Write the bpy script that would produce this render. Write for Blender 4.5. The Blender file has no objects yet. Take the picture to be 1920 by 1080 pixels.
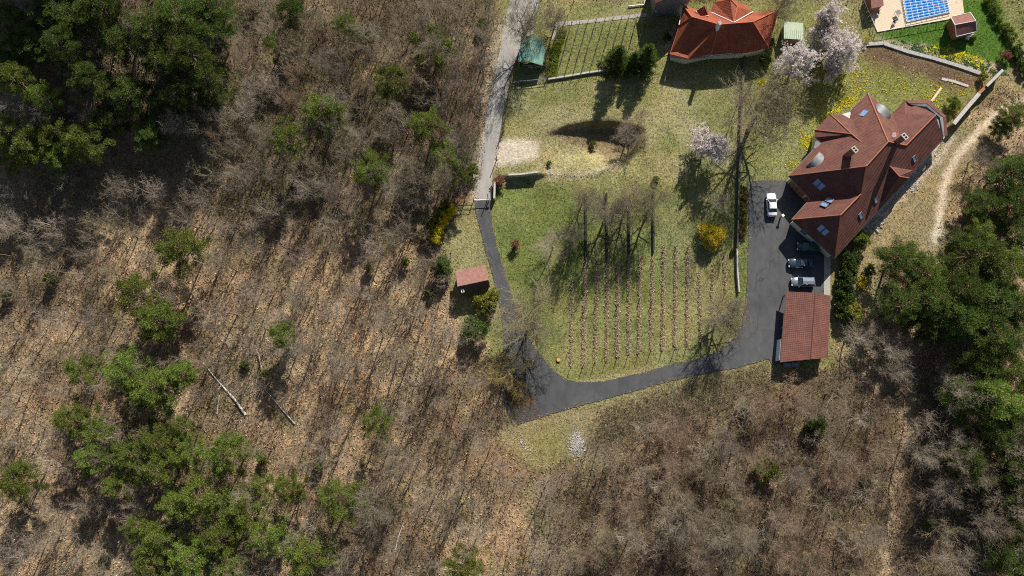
import bpy, bmesh, math, random
import numpy as np
from mathutils import Vector, Matrix
sc = bpy.context.scene
C = sc.collection
R = math.radians
# ---------------------------------------------------------------- camera, sky, sun
H, F, TILT = 138.9, 1470.0, R(10)
CT, ST = math.cos(TILT), math.sin(TILT)
cam = bpy.data.cameras.new('camera'); co = bpy.data.objects.new('camera', cam); C.objects.link(co)
cam.sensor_width = 36; cam.lens = 36*F/1920; cam.clip_start = 1; cam.clip_end = 6000
co.location = (0, 0, H); co.rotation_euler = (TILT, 0, 0); sc.camera = co
SUN_EL, SUN_AZ = R(35), R(19)          # azimuth clockwise from +Y
sdir = Vector((math.sin(SUN_AZ)*math.cos(SUN_EL), math.cos(SUN_AZ)*math.cos(SUN_EL), math.sin(SUN_EL)))
w = bpy.data.worlds.new('World'); sc.world = w; w.use_nodes = True
nt = w.node_tree; bg = nt.nodes['Background']
sky = nt.nodes.new('ShaderNodeTexSky'); sky.sky_type = 'NISHITA'; sky.sun_disc = False
sky.sun_elevation = SUN_EL; sky.sun_rotation = SUN_AZ
nt.links.new(sky.outputs[0], bg.inputs[0]); bg.inputs[1].default_value = 0.05
sl = bpy.data.lights.new('sun', 'SUN'); so = bpy.data.objects.new('sun', sl); C.objects.link(so)
sl.energy = 4.6; sl.angle = R(0.5); sl.color = (1, .94, .84)
so.rotation_euler = sdir.to_track_quat('Z', 'Y').to_euler(); so.location = (60, 160, 120)
sc.view_settings.view_transform = 'Standard'; sc.view_settings.look = 'None'
sc.view_settings.exposure = 0.75; sc.view_settings.gamma = 1
sc.render.engine = 'CYCLES'; sc.cycles.use_denoising = False; sc.cycles.pixel_filter_type = 'BLACKMAN_HARRIS'; sc.cycles.filter_width = 1.1; sc.cycles.max_bounces = 4; sc.cycles.diffuse_bounces = 2; sc.cycles.sample_clamp_indirect = 2; sc.cycles.sample_clamp_direct = 6
# ---------------------------------------------------------------- pixel <-> ground
def P(px, py, h=0.0):
    u = (np.asarray(px, float)-960)/F; v = (540-np.asarray(py, float))/F
    t = (H-h)/(CT-v*ST)
    return u*t, (v*CT+ST)*t
def PX(x, y):                            # ground point at z=0 -> pixel
    x = np.asarray(x, float); y = np.asarray(y, float)
    d = H*CT+y*ST                        # depth
    return 960+F*x/d, 540-F*(y*CT-H*ST)/d
def hsh(ix, iy, s):
    n = np.sin(ix*127.1+iy*311.7+s*74.7)*43758.5453
    return n-np.floor(n)
def vn(x, y, sc_, seed=0):
    x = np.asarray(x, float)/sc_; y = np.asarray(y, float)/sc_
    ix = np.floor(x); iy = np.floor(y); fx = x-ix; fy = y-iy
    fx = fx*fx*(3-2*fx); fy = fy*fy*(3-2*fy)
    return (hsh(ix, iy, seed)*(1-fx)+hsh(ix+1, iy, seed)*fx)*(1-fy)+(hsh(ix, iy+1, seed)*(1-fx)+hsh(ix+1, iy+1, seed)*fx)*fy
def fbm(x, y, s, seed=0):
    return (vn(x, y, s, seed)+.5*vn(x, y, s/2.1, seed+1)+.25*vn(x, y, s/4.3, seed+2))/1.75
def sst(a, b, x):
    t = np.clip((np.asarray(x, float)-a)/(b-a), 0, 1); return t*t*(3-2*t)
# raster of soft zone masks in ground space
RX0, RY0, RS, RW, RH = -600, -500, 3, 1040, 700
gx, gy = np.meshgrid(RX0+RS*(np.arange(RW)+.5), RY0+RS*(np.arange(RH)+.5))
def pip(poly, x, y):
    ins = np.zeros(x.shape, bool); n = len(poly)
    for i in range(n):
        x1, y1 = poly[i]; x2, y2 = poly[(i+1) % n]
        if y1 == y2: continue
        c = ((y1 > y) != (y2 > y)) & (x < (x2-x1)*(y-y1)/(y2-y1)+x1)
        ins ^= c
    return ins
def blur(a, r):
    for _ in range(2):
        for ax in (0, 1):
            k = max(1, int(round(r/RS))); c = np.zeros_like(a)
            for s in range(-k, k+1): c += np.roll(a, s, ax)
            a = c/(2*k+1)
    return a
def stroke(pts, wd):
    d = np.full(gx.shape, 1e9)
    for (x1, y1), (x2, y2) in zip(pts[:-1], pts[1:]):
        t = np.clip(((gx-x1)*(x2-x1)+(gy-y1)*(y2-y1))/((x2-x1)**2+(y2-y1)**2), 0, 1)
        d = np.minimum(d, np.hypot(gx-x1-t*(x2-x1), gy-y1-t*(y2-y1)))
    return (d < wd/2).astype(float)
def mask(poly, b=3): return blur(pip(poly, gx, gy).astype(float), b)
def samp(a, px, py):
    fx = np.clip((px-RX0)/RS-.5, 0, RW-1.01); fy = np.clip((py-RY0)/RS-.5, 0, RH-1.01)
    ix = fx.astype(int); iy = fy.astype(int); fx = fx-ix; fy = fy-iy
    if a.ndim == 3: fx = fx[..., None]; fy = fy[..., None]
    return (a[iy, ix]*(1-fx)+a[iy, ix+1]*fx)*(1-fy)+(a[iy+1, ix]*(1-fx)+a[iy+1, ix+1]*fx)*fy
GARDEN = [(940, -60), (955, 0), (1855, 0), (1870, -60), (1990, 200), (1875, 160), (1790, 240), (1900, 195), (1872, 260), (1800, 340), (1775, 400), (1760, 490), (1700, 470),
          (1640, 500), (1640, 610), (1580, 650), (1560, 690), (1440, 690), (1420, 725), (1250, 775), (1120, 825), (1090, 850), (1010, 890), (930, 830), (955, 790), (935, 700), (900, 620), (850, 590), (835, 440), (870, 385), (895, 330), (925, 130)]
garden = mask(GARDEN, 5)
wood = 1-garden
# ground colours (linear)
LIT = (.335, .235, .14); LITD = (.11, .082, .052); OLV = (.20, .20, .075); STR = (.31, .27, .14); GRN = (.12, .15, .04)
TAN = (.29, .225, .125); SOIL = (.15, .098, .065); SAND = (.50, .42, .33); TRK = (.52, .42, .30); VIV = (.06, .14, .015); MOSS = (.20, .20, .05)
base = np.zeros(gx.shape+(3,)); base[:] = LIT
def paint(m, c, op=1.0):
    global base
    m = (m*op)[..., None]; base = base*(1-m)+np.array(c)*m
n1 = fbm(gx, gy, 130, 3); n2 = fbm(gx, gy, 45, 9)
paint(sst(.42, .68, n1), LITD, .6)
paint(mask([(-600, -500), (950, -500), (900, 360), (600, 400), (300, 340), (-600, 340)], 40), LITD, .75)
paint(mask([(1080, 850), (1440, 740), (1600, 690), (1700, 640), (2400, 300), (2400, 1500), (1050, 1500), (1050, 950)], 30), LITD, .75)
paint(sst(.5, .64, fbm(gx, gy, 70, 61)), (.43, .31, .19), .45); paint(sst(.55, .66, fbm(gx, gy, 38, 71)), (.16, .15, .06), .4)
paint(mask(GARDEN, 4), OLV)
paint(mask([(945, 155), (1250, 152), (1400, 130), (1390, 330), (1240, 345), (945, 345)], 10)*sst(.3, .6, n2), STR, .8)
paint(mask([(1000, 0), (1250, 0), (1240, 30), (1040, 50)], 6)*sst(.35, .6, n2), STR, .5)
paint(mask([(1040, 55), (1230, 35), (1200, 150), (1030, 145)], 5), GRN, .35)
paint(mask([(945, 250), (1180, 260), (1200, 330), (945, 330)], 12), STR, .4)
paint(mask([(925, 345), (1390, 345), (1395, 600), (1330, 670), (1060, 715), (1000, 650), (940, 520)], 10)*sst(.35, .6, n2), GRN, .75)
paint(mask([(925, 345), (1080, 345), (1070, 480), (1000, 520), (940, 500)], 12), GRN, .45)
paint(mask([(1240, 345), (1390, 400), (1395, 600), (1330, 670), (1250, 690), (1180, 690), (1030, 690), (1000, 650), (1240, 600)], 20), STR, .3)
paint(mask([(830, 385), (890, 385), (925, 500), (945, 600), (860, 600), (835, 500)], 9), STR, .6)
paint(mask([(945, 790), (1060, 768), (1300, 705), (1440, 680), (1440, 740), (1200, 800), (1090, 850), (1010, 890), (920, 840)], 8), TAN, .8)
paint(mask([(980, 810), (1060, 790), (1065, 860), (1000, 870)], 12), OLV, .7)
paint(mask([(1010, 670), (1070, 715), (1300, 675), (1380, 640), (1380, 660), (1300, 690), (1080, 722)], 4), STR, .7)
paint(mask([(1775, 250), (1900, 190), (1872, 260), (1800, 350), (1760, 490), (1700, 470), (1640, 500), (1640, 610), (1560, 690), (1560, 560), (1580, 480), (1640, 400)], 9), TAN, .85)
paint(mask([(1640, 420), (1740, 340), (1745, 420), (1700, 450)], 12)*sst(.3, .6, n2), STR, .6)
paint(mask([(1400, 150), (1600, 95), (1850, 160), (1770, 240), (1620, 170), (1500, 260), (1440, 320), (1400, 250)], 10)*sst(.25, .5, n2), MOSS, .7)
paint(mask([(1425, 150), (1480, 130), (1520, 250), (1480, 330), (1440, 330)], 10), STR, .35)
paint(mask([(1615, 88), (1665, 82), (1750, 112), (1842, 143), (1838, 165), (1760, 160), (1720, 140), (1640, 118), (1600, 100)], 6), SOIL, .95)
paint(mask([(1640, 68), (1700, 45), (1790, 25), (1812, -40), (1860, -40), (1905, 120), (1880, 130), (1800, 98), (1700, 78), (1650, 75)], 4), VIV, .9)
paint(mask([(1640, 72), (1700, 80), (1800, 100), (1885, 130), (1900, 150), (1850, 142), (1750, 110), (1660, 82)], 2), SAND, .7)
paint(mask([(1870, -60), (2400, -60), (2400, 120), (1915, 115)], 6), OLV, 1)
paint(mask([(1560, 0), (1625, 0), (1640, 55), (1590, 70)], 6), STR, .5)
paint(mask([(1395, 445), (1404, 445), (1400, 560), (1388, 600), (1383, 560)], 2), GRN, .8)
paint(mask([(905, 262), (945, 258), (1000, 262), (1018, 262), (1006, 280), (1012, 292), (985, 304), (940, 310), (900, 318)], 2), SAND, .95)
paint(blur(stroke([(938, 40), (918, 180), (893, 330), (885, 378)], 16), 3), SAND, .55)
paint(blur(stroke([(1020, 322), (1060, 326), (1110, 328), (1133, 316), (1165, 306)], 9), 4), SAND, .55)
paint(blur(stroke([(1990, 165), (1920, 185), (1875, 208), (1840, 240), (1805, 280), (1775, 330), (1762, 385), (1754, 455)], 12), 2), (.58, .49, .37), 1)
paint(blur(stroke([(1762, 385), (1750, 470)], 14), 6), TRK, .35)
paint(blur(stroke([(1712, 620), (1705, 750), (1690, 850), (1670, 960), (1660, 1100)], 20), 5), (.36, .27, .17), .9)
paint(blur(stroke([(1748, 345), (1700, 395), (1660, 410), (1615, 440)], 9), 3), TAN, .3)
paint(blur(stroke([(1785, 262), (1750, 310), (1700, 360), (1660, 398), (1640, 420)], 11), 2), SAND, .8)
paint(mask([(1860, 140), (1990, 120), (1990, 190), (1880, 200)], 8), TAN, .7)
paint(mask([(1072, 812), (1090, 818), (1098, 838), (1088, 852), (1074, 846)], 2), (.48, .46, .42), .9)
for (a, b, r) in ((1711, 347, 12), (1645, 415, 12), (1634, 428, 8)):
    paint(mask([(a+r*math.cos(k), b+r*.9*math.sin(k)) for k in np.arange(0, 6.28, .6)], 2), (.62, .55, .45), .95)
paint(mask([(1022, 250), (1060, 234), (1104, 226), (1150, 224), (1200, 240), (1190, 300), (1150, 300), (1100, 268)], 4), SOIL, .6)
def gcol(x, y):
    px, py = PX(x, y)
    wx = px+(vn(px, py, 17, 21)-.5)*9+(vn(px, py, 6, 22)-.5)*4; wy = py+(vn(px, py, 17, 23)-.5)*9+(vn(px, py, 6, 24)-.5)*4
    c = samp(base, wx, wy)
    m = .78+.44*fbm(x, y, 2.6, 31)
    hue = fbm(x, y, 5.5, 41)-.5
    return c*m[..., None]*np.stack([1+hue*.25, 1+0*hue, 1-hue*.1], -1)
# ---------------------------------------------------------------- terrain height
def terr(x, y):
    px, py = PX(x, y)
    z = 21.0*sst(560, 330, px)*np.clip((350-py)/460, 0, 1.25)*sst(380, 250, py)+34*sst(-60, -340, py)*sst(720, 560, px)  # upper left slope steepened and unseen ridge beyond it added, for shade there
    wd = samp(wood, px, py)
    z = z+wd*((fbm(x, y, 9, 5)-.5)*1.3+(vn(x, y, 1.3, 6)-.5)*.12)
    ys = np.interp(px, [1010, 1023, 1060, 1104, 1150, 1215], [252, 249, 234, 226, 226, 240])
    dp = np.interp(px, [1020, 1060, 1120, 1180, 1212], [0, 1.3, 2.4, 2.6, 0])
    z = z-dp*sst(0, 9, py-ys)*(1-sst(38, 95, py-ys))
    yc = np.interp(px, [930, 1010, 1120, 1140, 1175], [331, 325, 328, 314, 305])
    dc = np.interp(px, [925, 950, 1005, 1030, 1120, 1160, 1240], [0, .9, .9, .15, .15, .15, 0])
    z = z-dc*sst(0, 5, py-yc)*(1-sst(12, 90, py-yc))
    return z
def G(px, py):
    z = 0.0
    for _ in range(4):
        x, y = P(px, py, z); z = terr(x, y)
    return x, y, z
def GV(px, py):
    x, y, z = G(px, py); return Vector((float(x), float(y), float(z)))
# ---------------------------------------------------------------- materials
def mat(name, c1, c2=None, scale=3.0, rough=.85, bump=0.0, bscale=None, metal=0.0, spec=.3, detail=6, coords='Object'):
    m = bpy.data.materials.new(name); m.use_nodes = True; n = m.node_tree; b = n.nodes['Principled BSDF']
    b.inputs['Roughness'].default_value = rough; b.inputs['Metallic'].default_value = metal
    b.inputs['Specular IOR Level'].default_value = spec
    b.inputs['Base Color'].default_value = (*c1, 1)
    tc = n.nodes.new('ShaderNodeTexCoord')
    if c2:
        no = n.nodes.new('ShaderNodeTexNoise'); no.inputs['Scale'].default_value = scale; no.inputs['Detail'].default_value = detail
        no.inputs['Roughness'].default_value = .65
        n.links.new(tc.outputs[coords], no.inputs['Vector'])
        rp = n.nodes.new('ShaderNodeValToRGB'); rp.color_ramp.elements[0].color = (*c1, 1); rp.color_ramp.elements[1].color = (*c2, 1)
        rp.color_ramp.elements[0].position = .35; rp.color_ramp.elements[1].position = .65
        n.links.new(no.outputs[0], rp.inputs[0]); n.links.new(rp.outputs[0], b.inputs['Base Color'])
    if bump:
        nb = n.nodes.new('ShaderNodeTexNoise'); nb.inputs['Scale'].default_value = bscale or scale*3; nb.inputs['Detail'].default_value = 5
        n.links.new(tc.outputs[coords], nb.inputs['Vector'])
        bu = n.nodes.new('ShaderNodeBump'); bu.inputs['Strength'].default_value = bump; bu.inputs['Distance'].default_value = .1
        n.links.new(nb.outputs[0], bu.inputs['Height']); n.links.new(bu.outputs[0], b.inputs['Normal'])
    return m
def mth(n, op, a, b=None):
    q = n.nodes.new('ShaderNodeMath'); q.operation = op
    for i, v in enumerate((a, b)):
        if v is None: continue
        if isinstance(v, (int, float)): q.inputs[i].default_value = v
        else: n.links.new(v, q.inputs[i])
    return q.outputs[0]
def mixc(n, f, a, b, mode='MIX'):
    q = n.nodes.new('ShaderNodeMix'); q.data_type = 'RGBA'; q.blend_type = mode
    for s, v in ((q.inputs[0], f), (q.inputs[6], a), (q.inputs[7], b)):
        if isinstance(v, (int, float)): s.default_value = v
        elif isinstance(v, tuple): s.default_value = (*v, 1)
        else: n.links.new(v, s)
    return q.outputs[2]
def tilemat(name, c1, c2, tu=.30, tv=.36, joint=.35):
    m = bpy.data.materials.new(name); m.use_nodes = True; n = m.node_tree; b = n.nodes['Principled BSDF']
    b.inputs['Roughness'].default_value = .75; b.inputs['Specular IOR Level'].default_value = .25
    uv = n.nodes.new('ShaderNodeUVMap'); uv.uv_map = 'UVMap'
    sp = n.nodes.new('ShaderNodeSeparateXYZ'); n.links.new(uv.outputs[0], sp.inputs[0])
    u = mth(n, 'DIVIDE', sp.outputs[0], tu); v = mth(n, 'DIVIDE', sp.outputs[1], tv)
    fu = mth(n, 'FRACT', u); fv = mth(n, 'FRACT', v)
    cb = n.nodes.new('ShaderNodeCombineXYZ'); n.links.new(mth(n, 'FLOOR', u), cb.inputs[0]); n.links.new(mth(n, 'FLOOR', v), cb.inputs[1])
    wn = n.nodes.new('ShaderNodeTexWhiteNoise'); wn.noise_dimensions = '3D'; n.links.new(cb.outputs[0], wn.inputs[0])
    ns = n.nodes.new('ShaderNodeTexNoise'); ns.inputs['Scale'].default_value = .45; ns.inputs['Detail'].default_value = 5
    n.links.new(uv.outputs[0], ns.inputs['Vector'])
    f = mth(n, 'ADD', mth(n, 'MULTIPLY', wn.outputs[0], .55), mth(n, 'MULTIPLY', mth(n, 'SUBTRACT', ns.outputs[0], .38), 2.2))
    col = mixc(n, f, c1, c2)
    jl = mth(n, 'MULTIPLY', mth(n, 'LESS_THAN', fv, .22), joint)
    jl2 = mth(n, 'MULTIPLY', mth(n, 'LESS_THAN', fu, .18), joint*.5)
    col = mixc(n, mth(n, 'MAXIMUM', jl, jl2), col, tuple(x*.35 for x in c1))
    n.links.new(col, b.inputs['Base Color'])
    hh = mth(n, 'ADD', mth(n, 'MULTIPLY', mth(n, 'SINE', mth(n, 'MULTIPLY', fu, math.pi)), .6), mth(n, 'SUBTRACT', 1.0, fv))
    bu = n.nodes.new('ShaderNodeBump'); bu.inputs['Strength'].default_value = .8; bu.inputs['Distance'].default_value = .04
    n.links.new(hh, bu.inputs['Height']); n.links.new(bu.outputs[0], b.inputs['Normal'])
    return m
def attrmat(name, mode, c1=None, c2=None, c3=None, trans=0.0, rough=.9, rnd=.0):
    """mode 'col': colour attribute; 'tint': ramp between c1,c2 (c3 for the top few) by float attribute."""
    m = bpy.data.materials.new(name); m.use_nodes = True; n = m.node_tree; b = n.nodes['Principled BSDF']
    b.inputs['Roughness'].default_value = rough; b.inputs['Specular IOR Level'].default_value = .15
    at = n.nodes.new('ShaderNodeAttribute'); at.attribute_name = 'Col' if mode == 'col' else 'tint'
    if mode == 'col': col = at.outputs['Color']
    else:
        rp = n.nodes.new('ShaderNodeValToRGB'); e = rp.color_ramp.elements; e[0].color = (*c1, 1); e[1].color = (*c2, 1)
        e[0].position = 0; e[1].position = .93
        if c3: q = e.new(.96); q.color = (*c3, 1)
        n.links.new(at.outputs['Fac'], rp.inputs[0]); col = rp.outputs[0]
        oi = n.nodes.new('ShaderNodeObjectInfo')
        hs = n.nodes.new('ShaderNodeHueSaturation')
        n.links.new(mth(n, 'ADD', mth(n, 'MULTIPLY', oi.outputs['Random'], rnd*.05), .5-rnd*.025), hs.inputs['Hue'])
        n.links.new(mth(n, 'ADD', mth(n, 'MULTIPLY', oi.outputs['Random'], rnd), 1-rnd/2), hs.inputs['Value'])
        n.links.new(col, hs.inputs['Color']); col = hs.outputs[0]
    n.links.new(col, b.inputs['Base Color'])
    if trans:
        tr = n.nodes.new('ShaderNodeBsdfTranslucent'); mx = n.nodes.new('ShaderNodeMixShader'); mx.inputs[0].default_value = trans
        n.links.new(col, tr.inputs[0]); n.links.new(b.outputs[0], mx.inputs[1]); n.links.new(tr.outputs[0], mx.inputs[2])
        n.links.new(mx.outputs[0], n.nodes['Material Output'].inputs[0])
    return m
M = dict(
    tile=tilemat('roof_tile_brown', (.10, .038, .030), (.165, .068, .052)),
    tile2=tilemat('roof_tile_red', (.20, .05, .027), (.33, .085, .04)),
    tile3=tilemat('roof_tile_carport', (.12, .048, .038), (.185, .078, .06), .33, .33, .3),
    ridge=mat('ridge_tile', (.30, .10, .055), (.40, .15, .085), 6), ridge2=mat('ridge_tile_red', (.42, .10, .05), (.5, .14, .07), 6),
    cream=mat('cream_render', (.60, .57, .40), (.68, .65, .48), 1.5), white=mat('white_paint', (.72, .72, .70), (.8, .8, .78), 2),
    brick=mat('brick', (.20, .09, .06), (.30, .15, .10), 8), conc=mat('concrete', (.36, .34, .31), (.47, .45, .41), 3, bump=.2),
    concd=mat('dark_concrete', (.17, .17, .165), (.25, .24, .23), 3, bump=.2),
    zinc=mat('zinc', (.16, .165, .17), (.24, .25, .26), 2, rough=.5, metal=.15), glass=mat('window_glass', (.10, .16, .26), rough=.06, spec=1.0),
    black=mat('black_rubber', (.02, .02, .02), rough=.7), dark=mat('dark_hole', (.015, .015, .015)),
    wood=mat('weathered_wood', (.26, .20, .14), (.36, .29, .21), 5), woodr=mat('red_wood', (.30, .11, .06), (.38, .16, .09), 4),
    woodb=mat('brown_wood', (.22, .10, .045), (.32, .16, .07), 4), deck=mat('pale_decking', (.52, .42, .30), (.64, .53, .40), 4),
    bitpink=mat('pink_felt', (.19, .09, .075), (.28, .145, .12), 2.2, bump=.2), bitshade=mat('felt_shade_tone', (.07, .045, .04), (.10, .065, .06), 3),
    tin=mat('green_tin', (.10, .22, .17), (.17, .33, .27), 1.2, rough=.6, bump=.3), tinp=mat('pale_green_tin', (.42, .50, .36), (.50, .58, .44), 1.5, rough=.5),
    bark=mat('bark', (.16, .125, .095), (.27, .22, .175), 3, bump=.3), barkp=mat('pine_bark', (.14, .085, .055), (.24, .15, .10), 3),
    twig=mat('twig', (.17, .135, .10), (.30, .245, .19), .9), twigg=mat('grey_twig', (.24, .195, .145), (.39, .33, .255), .9),
    twigo=mat('olive_twig', (.20, .17, .10), (.30, .26, .165), .9), twigy=mat('yellow_twig', (.22, .17, .06), (.34, .27, .10), .9), twigd=mat('dull_twig', (.17, .145, .10), (.25, .215, .155), .9), twigr=mat('red_brown_twig', (.20, .135, .09), (.33, .24, .165), .9), deadw=mat('dead_wood', (.50, .46, .42), (.66, .62, .58), 2),
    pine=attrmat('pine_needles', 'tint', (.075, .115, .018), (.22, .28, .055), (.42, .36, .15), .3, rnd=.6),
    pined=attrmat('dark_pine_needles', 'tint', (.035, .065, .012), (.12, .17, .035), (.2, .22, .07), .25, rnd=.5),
    fir=attrmat('fir_needles', 'tint', (.025, .055, .010), (.11, .16, .028), (.15, .2, .04), .2, rnd=.2),
    leaf=attrmat('shrub_leaves', 'tint', (.08, .13, .012), (.22, .28, .04), (.3, .32, .06), .2, rnd=.2),
    lime=attrmat('lime_leaves', 'tint', (.13, .19, .012), (.30, .36, .03), (.34, .38, .05), .25),
    leafy=attrmat('yellow_green_leaves', 'tint', (.15, .155, .02), (.36, .36, .07), (.4, .36, .1), .2, rnd=.2),
    yellow=attrmat('forsythia_flowers', 'tint', (.42, .33, .008), (.80, .66, .02), (.8, .65, .1), .2, rnd=.05),
    gold=attrmat('golden_twigs', 'tint', (.30, .22, .015), (.60, .47, .04), (.6, .45, .12), .2, rnd=.05),
    blossom=attrmat('pink_blossom', 'tint', (.66, .58, .55), (.90, .84, .80), (.9, .86, .85), .25),
    redleaf=attrmat('red_leaves', 'tint', (.16, .06, .04), (.30, .13, .09), (.4, .3, .2), .15),
    mixed=attrmat('hedge_leaves', 'tint', (.07, .11, .01), (.26, .24, .05), (.45, .2, .18), .15),
    col=attrmat('ground_litter', 'col'), mulch=attrmat('vine_mulch', 'tint', (.32, .23, .14), (.66, .52, .35), (.75, .66, .5)),
    rock=mat('limestone', (.24, .225, .195), (.42, .395, .345), 2.5, bump=.5), net=mat('near_black', (.02, .022, .02), (.045, .045, .04), 6),
    silver=mat('silver_paint', (.33, .36, .42), rough=.28, metal=.6, spec=.6), carw=mat('white_car_paint', (.78, .79, .80), rough=.2, spec=.6),
    carb=mat('dark_blue_paint', (.035, .05, .075), rough=.2, spec=.7), carg=mat('dark_green_paint', (.012, .06, .035), rough=.22, spec=.7),
    cglass=mat('car_glass', (.02, .035, .045), rough=.05, spec=1.0), chrome=mat('alloy', (.55, .55, .57), rough=.3, metal=.9),
    lamp=mat('lamp_glass', (.75, .75, .72), rough=.1), tail=mat('tail_lamp', (.45, .02, .02), rough=.2),
    water=mat('pool_water', (.02, .20, .62), (.04, .28, .72), .8, rough=.08, spec=.7), pave=mat('paving', (.30, .28, .25), (.40, .37, .33), 4, bump=.15),
    terra=mat('terracotta_paving', (.34, .16, .11), (.45, .24, .17), 3), orange=mat('cut_wood', (.75, .22, .05), (.8, .32, .1), 6), stone=mat('grey_stone', (.26, .255, .24), (.42, .41, .38), 3, bump=.5),
)
# ground + roads
def groundmat():
    m = bpy.data.materials.new('ground_surface'); m.use_nodes = True; n = m.node_tree; b = n.nodes['Principled BSDF']
    b.inputs['Roughness'].default_value = .95; b.inputs['Specular IOR Level'].default_value = .1
    at = n.nodes.new('ShaderNodeAttribute'); at.attribute_name = 'Col'
    tc = n.nodes.new('ShaderNodeTexCoord')
    def noi(s, d=4, r=.7):
        q = n.nodes.new('ShaderNodeTexNoise'); q.inputs['Scale'].default_value = s; q.inputs['Detail'].default_value = d; q.inputs['Roughness'].default_value = r
        n.links.new(tc.outputs['Object'], q.inputs['Vector']); return q.outputs[0]
    a = noi(2.2); c = noi(.9, 6)
    f = mth(n, 'ADD', mth(n, 'MULTIPLY', mth(n, 'SUBTRACT', a, .5), 2.1), mth(n, 'MULTIPLY', mth(n, 'SUBTRACT', c, .5), .9))
    f = mth(n, 'ADD', f, 1.0)
    col = n.nodes.new('ShaderNodeVectorMath'); col.operation = 'SCALE'
    n.links.new(at.outputs['Color'], col.inputs[0]); n.links.new(mth(n, 'MAXIMUM', f, .25), col.inputs['Scale'])
    n.links.new(col.outputs[0], b.inputs['Base Color'])
    bu = n.nodes.new('ShaderNodeBump'); bu.inputs['Strength'].default_value = .7; bu.inputs['Distance'].default_value = .25
    n.links.new(noi(3.5, 6, .75), bu.inputs['Height']); n.links.new(bu.outputs[0], b.inputs['Normal'])
    return m
def asphaltmat(name, c1, c2, c3, streak):
    m = bpy.data.materials.new(name); m.use_nodes = True; n = m.node_tree; b = n.nodes['Principled BSDF']
    b.inputs['Roughness'].default_value = .85; b.inputs['Specular IOR Level'].default_value = .25
    tc = n.nodes.new('ShaderNodeTexCoord'); mp = n.nodes.new('ShaderNodeMapping'); mp.inputs['Scale'].default_value = streak
    n.links.new(tc.outputs['Object'], mp.inputs[0])
    def noi(s, src, d=5):
        q = n.nodes.new('ShaderNodeTexNoise'); q.inputs['Scale'].default_value = s; q.inputs['Detail'].default_value = d; q.inputs['Roughness'].default_value = .65
        n.links.new(src, q.inputs['Vector']); return q.outputs[0]
    big = noi(.12, mp.outputs[0]); fine = noi(9, tc.outputs['Object']); mid = noi(.8, mp.outputs[0])
    f = mth(n, 'MULTIPLY', mth(n, 'SUBTRACT', mth(n, 'ADD', mth(n, 'MULTIPLY', big, .7), mth(n, 'MULTIPLY', mid, .5)), .38), 2.6)
    col = mixc(n, f, c1, c2)
    cr = n.nodes.new('ShaderNodeTexVoronoi'); cr.feature = 'DISTANCE_TO_EDGE'; cr.inputs['Scale'].default_value = .16
    wv = n.nodes.new('ShaderNodeVectorMath'); wv.operation = 'ADD'; nz = n.nodes.new('ShaderNodeTexNoise'); nz.inputs['Scale'].default_value = .6
    n.links.new(tc.outputs['Object'], nz.inputs['Vector']); n.links.new(tc.outputs['Object'], wv.inputs[0]); n.links.new(nz.outputs['Color'], wv.inputs[1])
    n.links.new(wv.outputs[0], cr.inputs['Vector'])
    col = mixc(n, mth(n, 'MULTIPLY', mth(n, 'LESS_THAN', cr.outputs['Distance'], .006), .5), col, c3)
    col = mixc(n, .28, col, mixc(n, fine, tuple(x*.55 for x in c1), tuple(x*1.35 for x in c2)))
    n.links.new(col, b.inputs['Base Color'])
    bu = n.nodes.new('ShaderNodeBump'); bu.inputs['Strength'].default_value = .3; bu.inputs['Distance'].default_value = .02
    n.links.new(fine, bu.inputs['Height']); n.links.new(bu.outputs[0], b.inputs['Normal'])
    return m
M['ground'] = groundmat()
M['asphalt'] = asphaltmat('asphalt', (.030, .032, .036), (.100, .101, .106), (.012, .012, .012), (1, .45, 1))
M['road'] = asphaltmat('old_road', (.20, .19, .18), (.42, .40, .37), (.1, .1, .1), (1, .35, 1))
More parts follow.
